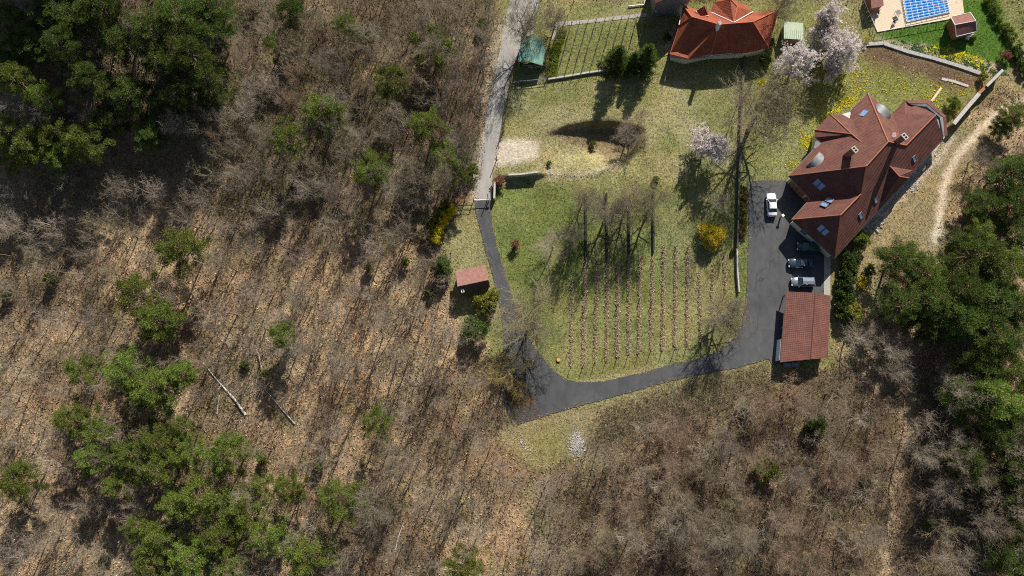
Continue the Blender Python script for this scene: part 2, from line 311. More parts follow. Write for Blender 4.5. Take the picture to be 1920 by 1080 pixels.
# ---------------------------------------------------------------- mesh helpers
def tag(o, label=None, cat=None, group=None, kind=None):
    if label: o['label'] = label
    if cat: o['category'] = cat
    if group: o['group'] = group
    if kind: o['kind'] = kind
    return o
def thing(name, loc, label, cat, group=None, rz=0):
    o = bpy.data.objects.new(name, None); C.objects.link(o); o.empty_display_size = .3
    o.location = loc; o.rotation_euler = (0, 0, rz); return tag(o, label, cat, group)
def add_uv(me):
    me.update(); uv = me.uv_layers.new(name='UVMap'); vs = me.vertices
    for p in me.polygons:
        nrm = p.normal; t = Vector((0, 0, 1)).cross(nrm)
        t = t.normalized() if t.length > .02 else Vector((1, 0, 0)); b = nrm.cross(t)
        for li in p.loop_indices:
            c = vs[me.loops[li].vertex_index].co; uv.data[li].uv = (c.dot(t), c.dot(b))
class MB:
    def __init__(s): s.v = []; s.f = []
    def poly(s, pts):
        i = len(s.v); s.v += [tuple(p) for p in pts]; s.f.append(tuple(range(i, i+len(pts)))); return s
    def prism(s, pts, z0, z1):           # pts list of (x,y); z0/z1 number or lists
        n = len(pts)
        if sum(pts[i][0]*pts[(i+1) % n][1]-pts[(i+1) % n][0]*pts[i][1] for i in range(n)) < 0: pts = pts[::-1]
        a = len(s.v)
        s.v += [(p[0], p[1], z0) for p in pts]+[(p[0], p[1], z1) for p in pts]
        s.f.append(tuple(range(a+n-1, a-1, -1))); s.f.append(tuple(range(a+n, a+2*n)))
        for i in range(n): j = (i+1) % n; s.f.append((a+i, a+j, a+n+j, a+n+i))
        return s
    def slab(s, top, th):                # thick sheet from a list of 3-d points, thickness straight down
        n = len(top); a = len(s.v)
        s.v += [tuple(p) for p in top]+[(p[0], p[1], p[2]-th) for p in top]
        ar = sum(top[i][0]*top[(i+1) % n][1]-top[(i+1) % n][0]*top[i][1] for i in range(n))
        up = tuple(range(a, a+n)); dn = tuple(range(a+n, a+2*n))
        if ar > 0:
            s.f += [up, dn[::-1]]+[(a+j, a+i, a+n+i, a+n+j) for i in range(n) for j in [(i+1) % n]]
        else:
            s.f += [up[::-1], dn]+[(a+i, a+j, a+n+j, a+n+i) for i in range(n) for j in [(i+1) % n]]
        return s
    def box(s, c, d, rz=0, mx=None):
        m = mx or Matrix.Rotation(rz, 4, 'Z'); a = len(s.v)
        for q in ((-1, -1, -1), (1, -1, -1), (1, 1, -1), (-1, 1, -1), (-1, -1, 1), (1, -1, 1), (1, 1, 1), (-1, 1, 1)):
            p = m.to_3x3() @ Vector((q[0]*d[0]/2, q[1]*d[1]/2, q[2]*d[2]/2)); s.v.append((c[0]+p.x, c[1]+p.y, c[2]+p.z))
        s.f += [(a+i for i in q) for q in ()]
        s.f += [tuple(a+i for i in q) for q in ((3, 2, 1, 0), (4, 5, 6, 7), (0, 1, 5, 4), (1, 2, 6, 5), (2, 3, 7, 6), (3, 0, 4, 7))]
        return s
    def tube(s, p0, p1, r0, r1=None, n=8):
        p0 = Vector(p0); p1 = Vector(p1); r1 = r0 if r1 is None else r1
        d = (p1-p0).normalized(); t = d.orthogonal().normalized(); b = d.cross(t); a = len(s.v)
        for p, r in ((p0, r0), (p1, r1)):
            for k in range(n):
                q = p+(t*math.cos(6.2832*k/n)+b*math.sin(6.2832*k/n))*r; s.v.append(tuple(q))
        for k in range(n): j = (k+1) % n; s.f.append((a+k, a+j, a+n+j, a+n+k))
        s.f.append(tuple(range(a+n-1, a-1, -1))); s.f.append(tuple(range(a+n, a+2*n))); return s
    def path(s, pts, r, n=6):
        for a, b in zip(pts[:-1], pts[1:]): s.tube(a, b, r, r, n)
        return s
    def build(s, name, m, parent=None, local=False, smooth=False, bevel=0):
        me = bpy.data.meshes.new(name)
        off = Vector(parent.location) if (parent and not local) else Vector((0, 0, 0))
        me.from_pydata([(v[0]-off.x, v[1]-off.y, v[2]-off.z) for v in s.v], [], s.f)
        if bevel:
            bm = bmesh.new(); bm.from_mesh(me); bmesh.ops.bevel(bm, geom=bm.edges[:], offset=bevel, segments=2, affect='EDGES', clamp_overlap=True); bm.to_mesh(me); bm.free()
        add_uv(me); me.materials.append(M[m] if isinstance(m, str) else m)
        if smooth: me.polygons.foreach_set('use_smooth', [True]*len(me.polygons))
        o = bpy.data.objects.new(name, me); C.objects.link(o); o.parent = parent; return o
def npmesh(name, V, Fc, m, tint=None, col=None):
    """V (n,3), Fc (k, sides) uniform faces."""
    me = bpy.data.meshes.new(name); k, s = Fc.shape
    me.vertices.add(len(V)); me.vertices.foreach_set('co', np.ascontiguousarray(V, np.float32).ravel())
    me.loops.add(k*s); me.loops.foreach_set('vertex_index', np.ascontiguousarray(Fc, np.int32).ravel())
    me.polygons.add(k); me.polygons.foreach_set('loop_start', np.arange(0, k*s, s, dtype=np.int32))
    if tint is not None:
        a = me.attributes.new('tint', 'FLOAT', 'FACE'); a.data.foreach_set('value', np.ascontiguousarray(tint, np.float32))
    if col is not None:
        dom = 'FACE' if len(col) == k else 'POINT'
        a = me.attributes.new('Col', 'FLOAT_COLOR', dom)
        c4 = np.ones((len(col), 4), np.float32); c4[:, :3] = col; a.data.foreach_set('color', c4.ravel())
    me.update(calc_edges=True); me.materials.append(M[m] if isinstance(m, str) else m)
    return me
def link(name, me, parent=None):
    o = bpy.data.objects.new(name, me); C.objects.link(o); o.parent = parent; return o
def segmesh(name, S, m, sides=3):
    S = np.asarray(S, float); p0 = S[:, 0:3]; p1 = S[:, 3:6]; r0 = S[:, 6]; r1 = S[:, 7]
    d = p1-p0; d /= np.linalg.norm(d, axis=1)[:, None]+1e-9
    ref = np.where(np.abs(d[:, 2:3]) < .9, np.array([[0, 0, 1.]]), np.array([[1., 0, 0]]))
    t = np.cross(d, ref); t /= np.linalg.norm(t, axis=1)[:, None]; b = np.cross(d, t)
    V = []
    for p, r in ((p0, r0), (p1, r1)):
        for k in range(sides):
            a = 2*math.pi*k/sides; V.append(p+(t*math.cos(a)+b*math.sin(a))*r[:, None])
    V = np.stack(V, 1).reshape(-1, 3); n = len(S); o = (np.arange(n)*2*sides)[:, None]
    Fc = np.concatenate([o+np.array([[k, (k+1) % sides, sides+(k+1) % sides, sides+k]]) for k in range(sides)])
    return npmesh(name, V, Fc, m)
# ---------------------------------------------------------------- ground sheet
def coords(lo, hi, st):
    core = np.arange(lo, hi+st/2, st); o = []; s = st; q = hi
    while q < 2500: s *= 1.35; q += s; o.append(q)
    o = np.array(o); return np.concatenate([(lo-(o-hi))[::-1], core, o])
xs = coords(-108, 108, .34); ys = coords(-36, 98, .34)
X, Y = np.meshgrid(xs, ys); Z = terr(X, Y)
V = np.stack([X, Y, Z], -1).reshape(-1, 3); nx, ny = len(xs), len(ys)
idx = np.arange(nx*ny).reshape(ny, nx)
Fc = np.stack([idx[:-1, :-1], idx[:-1, 1:], idx[1:, 1:], idx[1:, :-1]], -1).reshape(-1, 4)
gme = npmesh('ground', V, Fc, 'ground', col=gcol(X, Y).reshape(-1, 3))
gme.polygons.foreach_set('use_smooth', [True]*len(gme.polygons))
tag(link('ground', gme), kind='structure')
def sheet(name, pxpoly, m, lift=.05, jit=.08, kind='structure', label=None, cat=None, pave=False):
    pts = [G(a, b) for a, b in pxpoly]; pts = [(float(p[0]), float(p[1])) for p in pts]; rg = random.Random(len(pts)*7)
    out = []
    for i in range(len(pts)):
        a, b = Vector(pts[i]), Vector(pts[(i+1) % len(pts)]); n = max(1, int((b-a).length/.45))
        for k in range(n):
            p = a.lerp(b, k/n); out.append((p.x+rg.uniform(-jit, jit), p.y+rg.uniform(-jit, jit)))
    bm = bmesh.new(); vs = [bm.verts.new((p[0], p[1], 0)) for p in out]
    es = [bm.edges.new((vs[i], vs[(i+1) % len(vs)])) for i in range(len(vs))]
    bmesh.ops.triangle_fill(bm, edges=es, use_beauty=True)
    x0, x1 = min(p[0] for p in out), max(p[0] for p in out); y0, y1 = min(p[1] for p in out), max(p[1] for p in out)
    st = 1.36
    for a in np.arange(math.floor(x0/st)*st, x1, st): bmesh.ops.bisect_plane(bm, geom=bm.verts[:]+bm.edges[:]+bm.faces[:], plane_co=(a, 0, 0), plane_no=(1, 0, 0))
    for a in np.arange(math.floor(y0/st)*st, y1, st): bmesh.ops.bisect_plane(bm, geom=bm.verts[:]+bm.edges[:]+bm.faces[:], plane_co=(0, a, 0), plane_no=(0, 1, 0))
    bm.verts.ensure_lookup_table(); A = np.array([v.co[:] for v in bm.verts]); z = terr(A[:, 0], A[:, 1])+lift
    for v, q in zip(bm.verts, z): v.co.z = q
    bmesh.ops.recalc_face_normals(bm, faces=bm.faces[:])
    if sum(f.normal.z for f in bm.faces) < 0: bmesh.ops.reverse_faces(bm, faces=bm.faces[:])
    me = bpy.data.meshes.new(name); bm.to_mesh(me); bm.free(); add_uv(me); me.materials.append(M[m]); return tag(link(name, me), label, cat, kind=kind)
sheet('road', [(958, -60), (955, 5), (943, 60), (930, 130), (915, 200), (905, 260), (896, 320), (890, 377), (921, 377), (923, 350), (925, 310), (935, 275), (940, 230), (952, 150), (975, 95), (1000, 60), (1012, 0), (1020, -60)], 'road', .07)
DRIVE = [(889, 376), (893, 405), (903, 440), (911, 475), (922, 510), (931, 545), (938, 580), (943, 620), (944, 660), (940, 710), (938, 735), (950, 768), (963, 798), (1060, 768), (1150, 744), (1250, 716), (1300, 704), (1380, 690), (1440, 673), (1448, 684), (1475, 682),
         (1535, 672), (1540, 560), (1548, 520), (1560, 400), (1520, 350), (1483, 345), (1478, 339), (1440, 338), (1401, 341), (1403, 400), (1403, 460), (1401, 520), (1398, 565), (1392, 600), (1380, 630), (1355, 655), (1310, 672), (1250, 686), (1200, 700), (1130, 715), (1085, 717), (1062, 711), (1040, 697), (1022, 675), (1005, 655), (985, 625), (972, 590),
         (955, 540), (942, 495), (930, 455), (923, 420), (921, 390), (921, 376)]
sheet('drive', DRIVE, 'asphalt', .09, .07)
sheet('path', [(1045, 42), (1110, 36), (1213, 24), (1214, 31), (1160, 37), (1055, 49), (1045, 75), (1034, 76), (1040, 45)], 'pave', .06, .03)
sheet('terrace', [(1263, 45), (1270, 48), (1256, 100), (1246, 106), (1247, 82), (1253, 78)], 'terra', .12, .02)
sheet('back_path', [(1545, 478), (1557, 478), (1556, 556), (1544, 554)], 'pave', .14, .02)
sheet('pavement', [(1772, 255), (1745, 300), (1700, 350), (1655, 395), (1620, 430), (1600, 425), (1640, 370), (1700, 310), (1750, 260)], 'conc', .05, .1)
# ---------------------------------------------------------------- loose ground cover
rng = np.random.default_rng(11)
drive_m = np.maximum(pip(DRIVE, gx, gy), pip([(950, -60), (930, 130), (890, 380), (925, 380), (935, 275), (975, 95), (1015, -60)], gx, gy)).astype(float)
paved = np.maximum(drive_m, pip([(1620, -60), (1640, 62), (1790, 38), (1800, -60)], gx, gy))
sandm = np.maximum(mask([(905, 262), (1016, 262), (1012, 292), (985, 303), (905, 312)], 3), blur(stroke([(1990, 165), (1920, 185), (1875, 208), (1840, 240), (1805, 280), (1775, 330), (1762, 385), (1754, 455)], 13), 2))
def scatter(n, m, x0=-40, x1=1960, y0=-40, y1=1120):
    out = []
    while sum(len(o) for o in out) < n:
        a = rng.uniform(x0, x1, n*2); b = rng.uniform(y0, y1, n*2)
        k = rng.random(n*2) < samp(m, a, b); out.append(np.stack([a[k], b[k]], 1))
    q = np.concatenate(out)[:n]; x, y = P(q[:, 0], q[:, 1], 0.0); return x, y, terr(x, y)
def litter(name, n, m, size, label, cmul, up, el=1.0):
    x, y, z = scatter(n, m); c = np.stack([x, y, z+.03+rng.random(n)*.08], 1)
    a = rng.normal(size=(n, 3)); a[:, 2] *= .7; a /= np.linalg.norm(a, axis=1)[:, None]
    b = rng.normal(size=(n, 3)); b[:, 2] += up; b -= a*(a*b).sum(1)[:, None]; b /= np.linalg.norm(b, axis=1)[:, None]
    s = (size*rng.uniform(.5, 1.3, n))[:, None]
    V = np.stack([c-a*s*el-b*s*.3, c+b*s, c+a*s*el-b*s*.3], 1).reshape(-1, 3); Fc = np.arange(3*n).reshape(-1, 3)
    col = gcol(x, y)*rng.uniform(cmul[0], cmul[1], n)[:, None]
    tag(link(name, npmesh(name, V, Fc, 'col', col=col)), label, kind='stuff')
litter('leaf_litter', 150000, wood*(1-paved), .16, 'fallen tan leaves covering the floor of the wood', (.35, 1.9), .3)
litter('grass', 150000, garden*(1-paved)*(1-sandm), .13, 'short dry and green grass over the gardens', (.55, 1.6), .8, .35)
def flowers(name, n, m, c, s, label):
    x, y, z = scatter(n, m); k = len(x); p = np.stack([x, y, z+.1], 1)
    a = rng.normal(size=(k, 3))*s; b = rng.normal(size=(k, 3))*s; a[:, 2] *= .3; b[:, 2] *= .3
    V = np.stack([p-a, p+b, p+a, p-b], 1).reshape(-1, 3); cc = np.array(c)[None]*rng.uniform(.7, 1.25, k)[:, None]
    tag(link(name, npmesh(name, V, np.arange(4*k).reshape(-1, 4), 'col', col=cc)), label, kind='stuff')
nn = sst(.5, .68, fbm(gx, gy, 22, 77))
fm = np.maximum(mask([(1480, 310), (1520, 240), (1600, 170), (1625, 170), (1560, 225), (1530, 265), (1500, 310)], 6), .16*mask([(1440, 140), (1600, 110), (1680, 140), (1840, 170), (1770, 200), (1700, 185), (1620, 165), (1500, 260), (1460, 320), (1450, 240)], 12))*(.15+.85*nn)
flowers('yellow_flowers', 3600, fm, (.50, .43, .01), .07, 'drift of yellow flowers in the lawn beside the brown tiled house')
flowers('dandelions', 500, mask([(1425, 115), (1500, 150), (1480, 175), (1430, 150)], 8)*nn, (.5, .45, .01), .09, 'patch of yellow flowers beside the garden wall')
flowers('brown_leaves', 2600, mask([(955, 770), (965, 795), (1010, 780), (1000, 760), (985, 720), (960, 700), (942, 715)], 7)*(.2+.8*nn)*drive_m, (.12, .075, .035), .10, 'brown leaves drifted over the corner of the asphalt turning area')
edge_m = drive_m*np.clip(1.6-2*blur(drive_m, 6), 0, 1)
flowers('road_grit', 2600, edge_m*(.2+.8*sst(.4, .6, fbm(gx, gy, 30, 5))), (.22, .165, .10), .07, 'tan leaves and grit along the edges of the drive')
flowers('rockery_flowers', 650, mask([(1728, 85), (1790, 92), (1850, 118), (1858, 130), (1800, 118), (1740, 98)], 2)*(.1+.9*sst(.4, .6, fbm(gx, gy, 8, 3))), (.48, .44, .01), .13, 'yellow flowering ground cover on the pale rockery strip')
flowers('rockery_greens', 1300, mask([(1665, 78), (1730, 85), (1850, 122), (1890, 138), (1880, 145), (1840, 135), (1740, 106), (1670, 86)], 2)*(.1+.9*sst(.5, .6, fbm(gx, gy, 7, 8))), (.07, .12, .04), .13, 'low green plants on the pale rockery strip')
# ---------------------------------------------------------------- trees
TW = 1.0
def bare(seed, h, cr, dens=1.0, lean=.05, low=.35, twigs=(6, 4), tr=.14, spread=1.0):
    g = random.Random(seed); T = []; B = []
    def jit(d, a): 
        v = Vector((d.x+g.gauss(0, a), d.y+g.gauss(0, a), d.z+g.gauss(0, a))); return v.normalized()
    def seg(p, q, a, b, lst): lst.append((*p, *q, a, b))
    def twig(p, d, L, r, lv):
        n = 2 if lv else 3; pts = [p]
        for i in range(n):
            d = jit(d, .22); q = p+d*(L/n); seg(p, q, r*TW*(1-i/n*.6), r*TW*(1-(i+1)/n*.6), B); p = q; pts.append(p)
        if lv:
            for k in range(twigs[1]):
                f = g.choice(pts[1:]); nd = jit(d, .55); nd.z += .12; twig(f, nd.normalized(), L*g.uniform(.4, .7), r*.62, lv-1)
    def limb(p, d, L, r, lv):
        n = 4; pts = []
        for i in range(n):
            d = jit(d, .13); d.z += .07; d.normalize(); q = p+d*(L/n); seg(p, q, r*(1-i/n*.75), r*(1-(i+1)/n*.75), T if r > .05 else B); p = q; pts.append((q.copy(), d.copy(), r*(1-(i+1)/n*.7)))
        if lv:
            for k in range(int(5*dens)+1):
                f, dd, rr = g.choice(pts); nd = jit(dd, .5*spread); limb(f, nd, L*g.uniform(.4, .68), rr*.62, lv-1)
        for k in range(int(twigs[0]*dens)):
            f, dd, rr = g.choice(pts); twig(f, jit(dd, .6), L*g.uniform(.25, .45)+.25, max(.011, min(.02, rr*.5)), 1)
    p = Vector((0, 0, -.3)); d = Vector((g.gauss(0, lean), g.gauss(0, lean), 1)).normalized(); n = 7; forks = []
    th = h*.8
    for i in range(n):
        d = jit(d, .06); d.z = abs(d.z); q = p+d*((th+.3)/n); a = tr*(1-i/n*.8); b = tr*(1-(i+1)/n*.8); seg(p, q, a*(1.25 if i == 0 else 1), b, T); p = q
        if (i+1)/n > low: forks.append((p.copy(), b, (i+1)/n))
    ang = g.random()*6.28
    for f, b, t in forks:
        for k in range(g.choice((1, 2, 2)) + (1 if t > .95 else 0)):
            ang += 2.4+g.uniform(-.3, .3); up = .45+t*.9
            dd = Vector((math.cos(ang)*spread, math.sin(ang)*spread, up)).normalized()
            limb(f, dd, cr*g.uniform(.75, 1.1)*(1.1-.35*t), max(.045, b*.66), 1)
    return T, B
protos = {}
def bare_proto(key, *a, twig='twig', **k):
    T, B = bare(*a, **k); protos[key] = [('trunk', segmesh('bare_trunk', T, 'bark', 6)), ('crown', segmesh('bare_crown', B, twig, 3))]
TW = 1.2
for i in range(5): bare_proto('w%d' % i, 100+i, 9.5, 3.0, .8, twig=['twig', 'twigg', 'twig', 'twigo', 'twigg'][i], tr=.12, twigs=(6, 3))           # thin woodland
TW = 1.0
for i in range(4): bare_proto('d%d' % i, 200+i, 9, 3.2, 1.5, twig=['twig', 'twigg', 'twigr', 'twigg'][i], tr=.14, spread=1.15)   # dense twigs
TW = 1.35
for i in range(3): bare_proto('g%d' % i, 300+i, 8, 4.2, 1.8, twig=['twigo', 'twigd', 'twigo'][i], tr=.26, spread=1.9, low=.15)       # garden
bare_proto('g3', 333, 7, 4.2, 1.3, twig='twigy', tr=.2, spread=1.8, low=.12)
TW = 1.0
for i in range(3): bare_proto('s%d' % i, 400+i, 4, 2.6, 1.5, twig=['twigr', 'twigo', 'twig'][i], tr=.07, low=.05, spread=1.2)     # brush
for i in range(2): bare_proto('p%d' % i, 450+i, 9, 2.0, .9, twig='twigg', tr=.1, low=.5)
def clumps(cen, rad, per, blade, wid, flat=.6, up=.35, seed=0, tipdry=.03, lum=None):
    g = np.random.default_rng(seed); n = len(cen); cen = np.asarray(cen, float); rad = np.asarray(rad, float)
    k = n*per; ci = np.repeat(np.arange(n), per)
    o = g.normal(size=(k, 3)); o /= np.linalg.norm(o, axis=1)[:, None]; o *= (g.random(k)**.4)[:, None]; o[:, 2] *= flat
    base_ = cen[ci]+o*rad[ci][:, None]
    d = o+g.normal(size=(k, 3))*.45; d[:, 2] += up; d /= np.linalg.norm(d, axis=1)[:, None]
    s = np.cross(d, g.normal(size=(k, 3))); s /= np.linalg.norm(s, axis=1)[:, None]
    L = (blade*g.uniform(.6, 1.3, k))[:, None]; W = wid*g.uniform(.7, 1.3, k)[:, None]
    V = np.stack([base_-s*W, base_+s*W, base_+d*L], 1).reshape(-1, 3)
    t = np.clip(g.random(n)[ci]*.55+g.random(k)*.4, 0, .92); dry = g.random(n)[ci] < .0
    t = np.where(g.random(k) < tipdry, .99, t)
    return V, np.arange(3*k).reshape(-1, 3), t
def pine(seed, h=12, cr=3.6, start=.5, nl=34, per=110, m='pine', top=1.0, crad=.62, tipdry=.03):
    g = random.Random(seed); T = []; cen = []; rad = []
    p = Vector((0, 0, -.3)); d = Vector((g.gauss(0, .04), g.gauss(0, .04), 1)); pts = []
    n = 8
    for i in range(n):
        q = p+Vector((g.gauss(0, .12), g.gauss(0, .12), h/n))+Vector((d.x, d.y, 0)); T.append((*p, *q, .17*(1-i/n*.8), .17*(1-(i+1)/n*.8))); pts.append((p.copy(), q.copy())); p = q
    ang = 0; lop = g.random()*6.28
    for k in range(nl):
        t = start+(1-start)*(k+.5)/nl; i = min(n-1, int(t*n)); a, b = pts[i]; f = a.lerp(b, t*n-i); ang += 2.4+g.uniform(-.4, .4)
        u = (t-start)/(1-start); L = cr*math.sqrt(max(.05, 1-u**2.2*top))*g.uniform(.6, 1.08)*(1+.22*math.cos(ang-lop))
        e = f+Vector((math.cos(ang)*L, math.sin(ang)*L, L*g.uniform(.05, .35)+.3)); mid = f.lerp(e, .5)+Vector((0, 0, -.1))
        T.append((*f, *mid, .07, .05)); T.append((*mid, *e, .05, .02))
        nc = max(1, int(L/1.0)+1)
        for j in range(nc):
            w_ = 1-.62*j/nc; c = f.lerp(e, w_)+Vector((g.gauss(0, .35), g.gauss(0, .35), g.gauss(0, .12))); cen.append(tuple(c)); rad.append(crad*g.uniform(.7, 1.25))
    cen.append(tuple(p)); rad.append(.6)
    Vv, Fv, t = clumps(cen, rad, int(per*1.5), .22, .045, .6, .5, seed, tipdry)
    return [('trunk', segmesh('pine_trunk', T, 'barkp', 6)), ('crown', npmesh('pine_crown', Vv, Fv, m, tint=t))]
for i in range(6): protos['pine%d' % i] = pine(500+i, nl=[30, 34, 26, 38, 30, 34][i], start=[.5, .45, .6, .4, .55, .5][i])
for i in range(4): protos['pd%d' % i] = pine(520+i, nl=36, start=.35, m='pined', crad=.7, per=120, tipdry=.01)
protos['pt0'] = pine(540, nl=22, start=.62, per=90, tipdry=.05); protos['pt1'] = pine(541, nl=20, start=.66, per=90, tipdry=.05)   # thin crowns
def fir(seed, h=9, cr=2.6):
    g = random.Random(seed); T = [(0, 0, -.3, 0, 0, h, .16, .02)]; cen = []; rad = []
    for k in range(90):
        t = .08+.9*k/90; L = cr*(1-t)**.8*g.uniform(.75, 1.15); a = k*2.4+g.uniform(-.3, .3); z = h*t
        e = (math.cos(a)*L, math.sin(a)*L, z-.15*L+.1); T.append((0, 0, z, *e, .03, .01))
        for j in range(max(2, int(L/.38))):
            w_ = 1-j/max(2, int(L/.38))*.8; cen.append((e[0]*w_, e[1]*w_, z+(e[2]-z)*w_)); rad.append(.34)
    Vv, Fv, t = clumps(cen, rad, 42, .26, .05, .4, .1, seed, .02)
    return [('trunk', segmesh('fir_trunk', T, 'barkp', 5)), ('crown', npmesh('fir_crown', Vv, Fv, 'fir', tint=t))]
for i in range(3): protos['fir%d' % i] = fir(600+i)
def shrub(seed, m, h=2.6, cr=1.8, nc=46, per=120, blade=.16, wid=.07, stems=9, twig='twig', flat=.8, rr=.42, low=.12, td=.03):
    g = random.Random(seed); T = []; cen = []; rad = []
    for k in range(stems):
        a = g.random()*6.28; e = (math.cos(a)*cr*.6, math.sin(a)*cr*.6, h*.75); T.append((0, 0, -.1, *e, .035, .012))
    for k in range(nc):
        a = g.random()*6.28; u = g.random(); q = math.sqrt(g.random()); z = h*(low+(1-low)*math.sqrt(max(0, 1-q*q*.9))*g.uniform(.45, 1))
        rr_ = cr*q*(1+.2*math.sin(a*3+seed)); cen.append((math.cos(a)*rr_, math.sin(a)*rr_, z)); rad.append(rr*g.uniform(.7, 1.3)); T.append((cen[-1][0]*.4, cen[-1][1]*.4, h*.35, *cen[-1], .015, .007))
    Vv, Fv, t = clumps(cen, rad, per, blade, wid, flat, .2, seed, td)
    return [('stems', segmesh('shrub_stems', T, twig, 4)), ('foliage', npmesh('shrub_foliage', Vv, Fv, m, tint=t))]
protos['bush0'] = shrub(700, 'leaf'); protos['bush1'] = shrub(701, 'pined', nc=60); protos['bush2'] = shrub(702, 'leafy'); protos['bush3'] = shrub(703, 'leaf', nc=36)
protos['yel'] = shrub(704, 'yellow', nc=34, per=70, wid=.05, twig='twigo', rr=.5); protos['gold'] = shrub(705, 'gold', nc=60, per=130, blade=.22, wid=.035, twig='twigo', rr=.5)
protos['redb'] = shrub(706, 'redleaf', h=1.8, cr=1, nc=26, per=60); protos['tall'] = shrub(707, 'pined', h=5, cr=1.9, nc=90, per=120, rr=.5, low=.05)
protos['mixb'] = shrub(708, 'mixed', h=1.5, cr=1.2, nc=30, per=110, td=.12)
def blossom(seed, h=7, cr=3.2):
    T, B = bare(seed, h, cr, 1.5, spread=1.25, low=.2, tr=.2); g = random.Random(seed); ends = [b[3:6] for b in B if b[2] > h*.25]; g.shuffle(ends)
    ends = ends[:2600]; Vv, Fv, t = clumps(ends, [.17]*len(ends), 9, .11, .1, 1, .3, seed, .05)
    return [('trunk', segmesh('blossom_trunk', T, 'bark', 6)), ('twigs', segmesh('blossom_twigs', B, 'twig', 3)), ('blossom', npmesh('blossom', Vv, Fv, 'blossom', tint=t))]
protos['blo0'] = blossom(800); protos['blo1'] = blossom(801)
psize = {'w': (9.5, 3.6), 'd': (9, 3.7), 'g': (8, 4.2), 's': (4, 3.0), 'p': (9.5, 2.4), 'pine': (12, 4.1), 'pd': (12, 4.1), 'pt': (12, 4.1), 'fir': (9, 2.7), 'bush': (2.6, 2.1), 'yel': (2.6, 2.1), 'gold': (2.6, 2.1), 'redb': (1.8, 1.2), 'tall': (5, 2.2), 'mixb': (1.5, 1.4), 'blo': (8, 4.0)}
tg = random.Random(5)
SCL = {'pine': 1.17, 'pd': 1.17, 'pt': 1.15, 'blo': 1.12, 'g': 1.08, 'fir': 1.1}
def plant(name, key, px, py, rpx, h, label, cat, group=None, atbase=False):
    """px,py = centre of the crown in the photograph (or the foot of the trunk)."""
    k0 = key.rstrip('0123456789'); ph, pr = psize[k0]
    zt = 0
    if atbase: x, y, zt = G(px, py)
    else:
        for _ in range(3):
            x, y = P(px, py, zt+.68*h); zt = terr(x, y)
    x, y, zt = float(x), float(y), float(zt)
    s = rpx/10.4*(1-.7*h/H)/pr*SCL.get(k0, 1)*(1.15 if px > 1640 and name == 'pine_tree' else 1)
    o = thing(name, (x, y, zt), label, cat, group, tg.uniform(0, 6.28)); o.scale = (s, s, h/ph)
    for nm, me in protos[key]:
        c = bpy.data.objects.new(nm, me); C.objects.link(c); c.parent = o
    return o
# ---------------------------------------------------------------- buildings
def V3(px, py, h): x, y = P(px, py, h); return Vector((float(x), float(y), h))
class Plane:
    def __init__(s, a, b, c):
        s.p = a; s.n = (b-a).cross(c-a).normalized()
        if s.n.z < 0: s.n = -s.n
    def hit(s, px, py):
        o = Vector((0, 0, H)); d = V3(px, py, 0)-o; return o+d*((s.p-o).dot(s.n)/d.dot(s.n))
    def axes(s):
        u = Vector((0, 0, 1)).cross(s.n).normalized(); return u, s.n.cross(u)
def walls(parent, foot, ztop, inset, m='cream', name='wall', zb=-.4, th=.3):
    c = Vector((sum(p[0] for p in foot)/len(foot), sum(p[1] for p in foot)/len(foot))); n = len(foot); pts = [Vector((p[0], p[1])) for p in foot]
    ar = sum(pts[i].x*pts[(i+1) % n].y-pts[(i+1) % n].x*pts[i].y for i in range(n)); sg = 1 if ar > 0 else -1; out = []
    for i in range(n):
        a, b, d = pts[i-1], pts[i], pts[(i+1) % n]; e1 = (b-a).normalized(); e2 = (d-b).normalized()
        n1 = Vector((-e1.y, e1.x))*sg; n2 = Vector((-e2.y, e2.x))*sg; q = (n1+n2); q = q/max(.35, q.length_squared/2) if q.length > .1 else n1; out.append(b+q*inset)
    return MB().prism([(p.x, p.y) for p in out], zb, ztop).build(name, m, parent), out
def ridge_caps(name, parent, lines, m='ridge', r=.11):
    mb = MB()
    for a, b in lines: mb.tube(Vector(a)+Vector((0, 0, .04)), Vector(b)+Vector((0, 0, .04)), r, r, 6)
    return mb.build(name, m, parent)
def on_roof(pl, px, py, rot=0):
    c = pl.hit(px, py); u, v = pl.axes()
    m = Matrix((u, v, pl.n)).transposed().to_4x4(); m = m @ Matrix.Rotation(rot, 4, 'Z'); return c, m
def skylight(parent, pl, px, py, w_, l_):
    c, m = on_roof(pl, px, py); u = m.to_3x3().col[0]; v = m.to_3x3().col[1]; nn_ = pl.n; f = MB()
    for s in (-1, 1):
        f.box(c+u*s*w_/2+nn_*.06, (.09, l_+.09, .16), mx=m); f.box(c+v*s*l_/2+nn_*.06, (w_-.1, .09, .16), mx=m)
    fr = f.build('skylight', 'zinc', parent)
    g = MB().box(c+nn_*.07, (w_-.09, l_-.09, .04), mx=m).build('pane', 'skyglass', parent); g.parent = fr; return fr
M['skyglass'] = mat('roof_window_glass', (.16, .28, .52), rough=.08, spec=1.0)
def Z1(a, b): return (1440+a/4.153, 160+b/4.153)
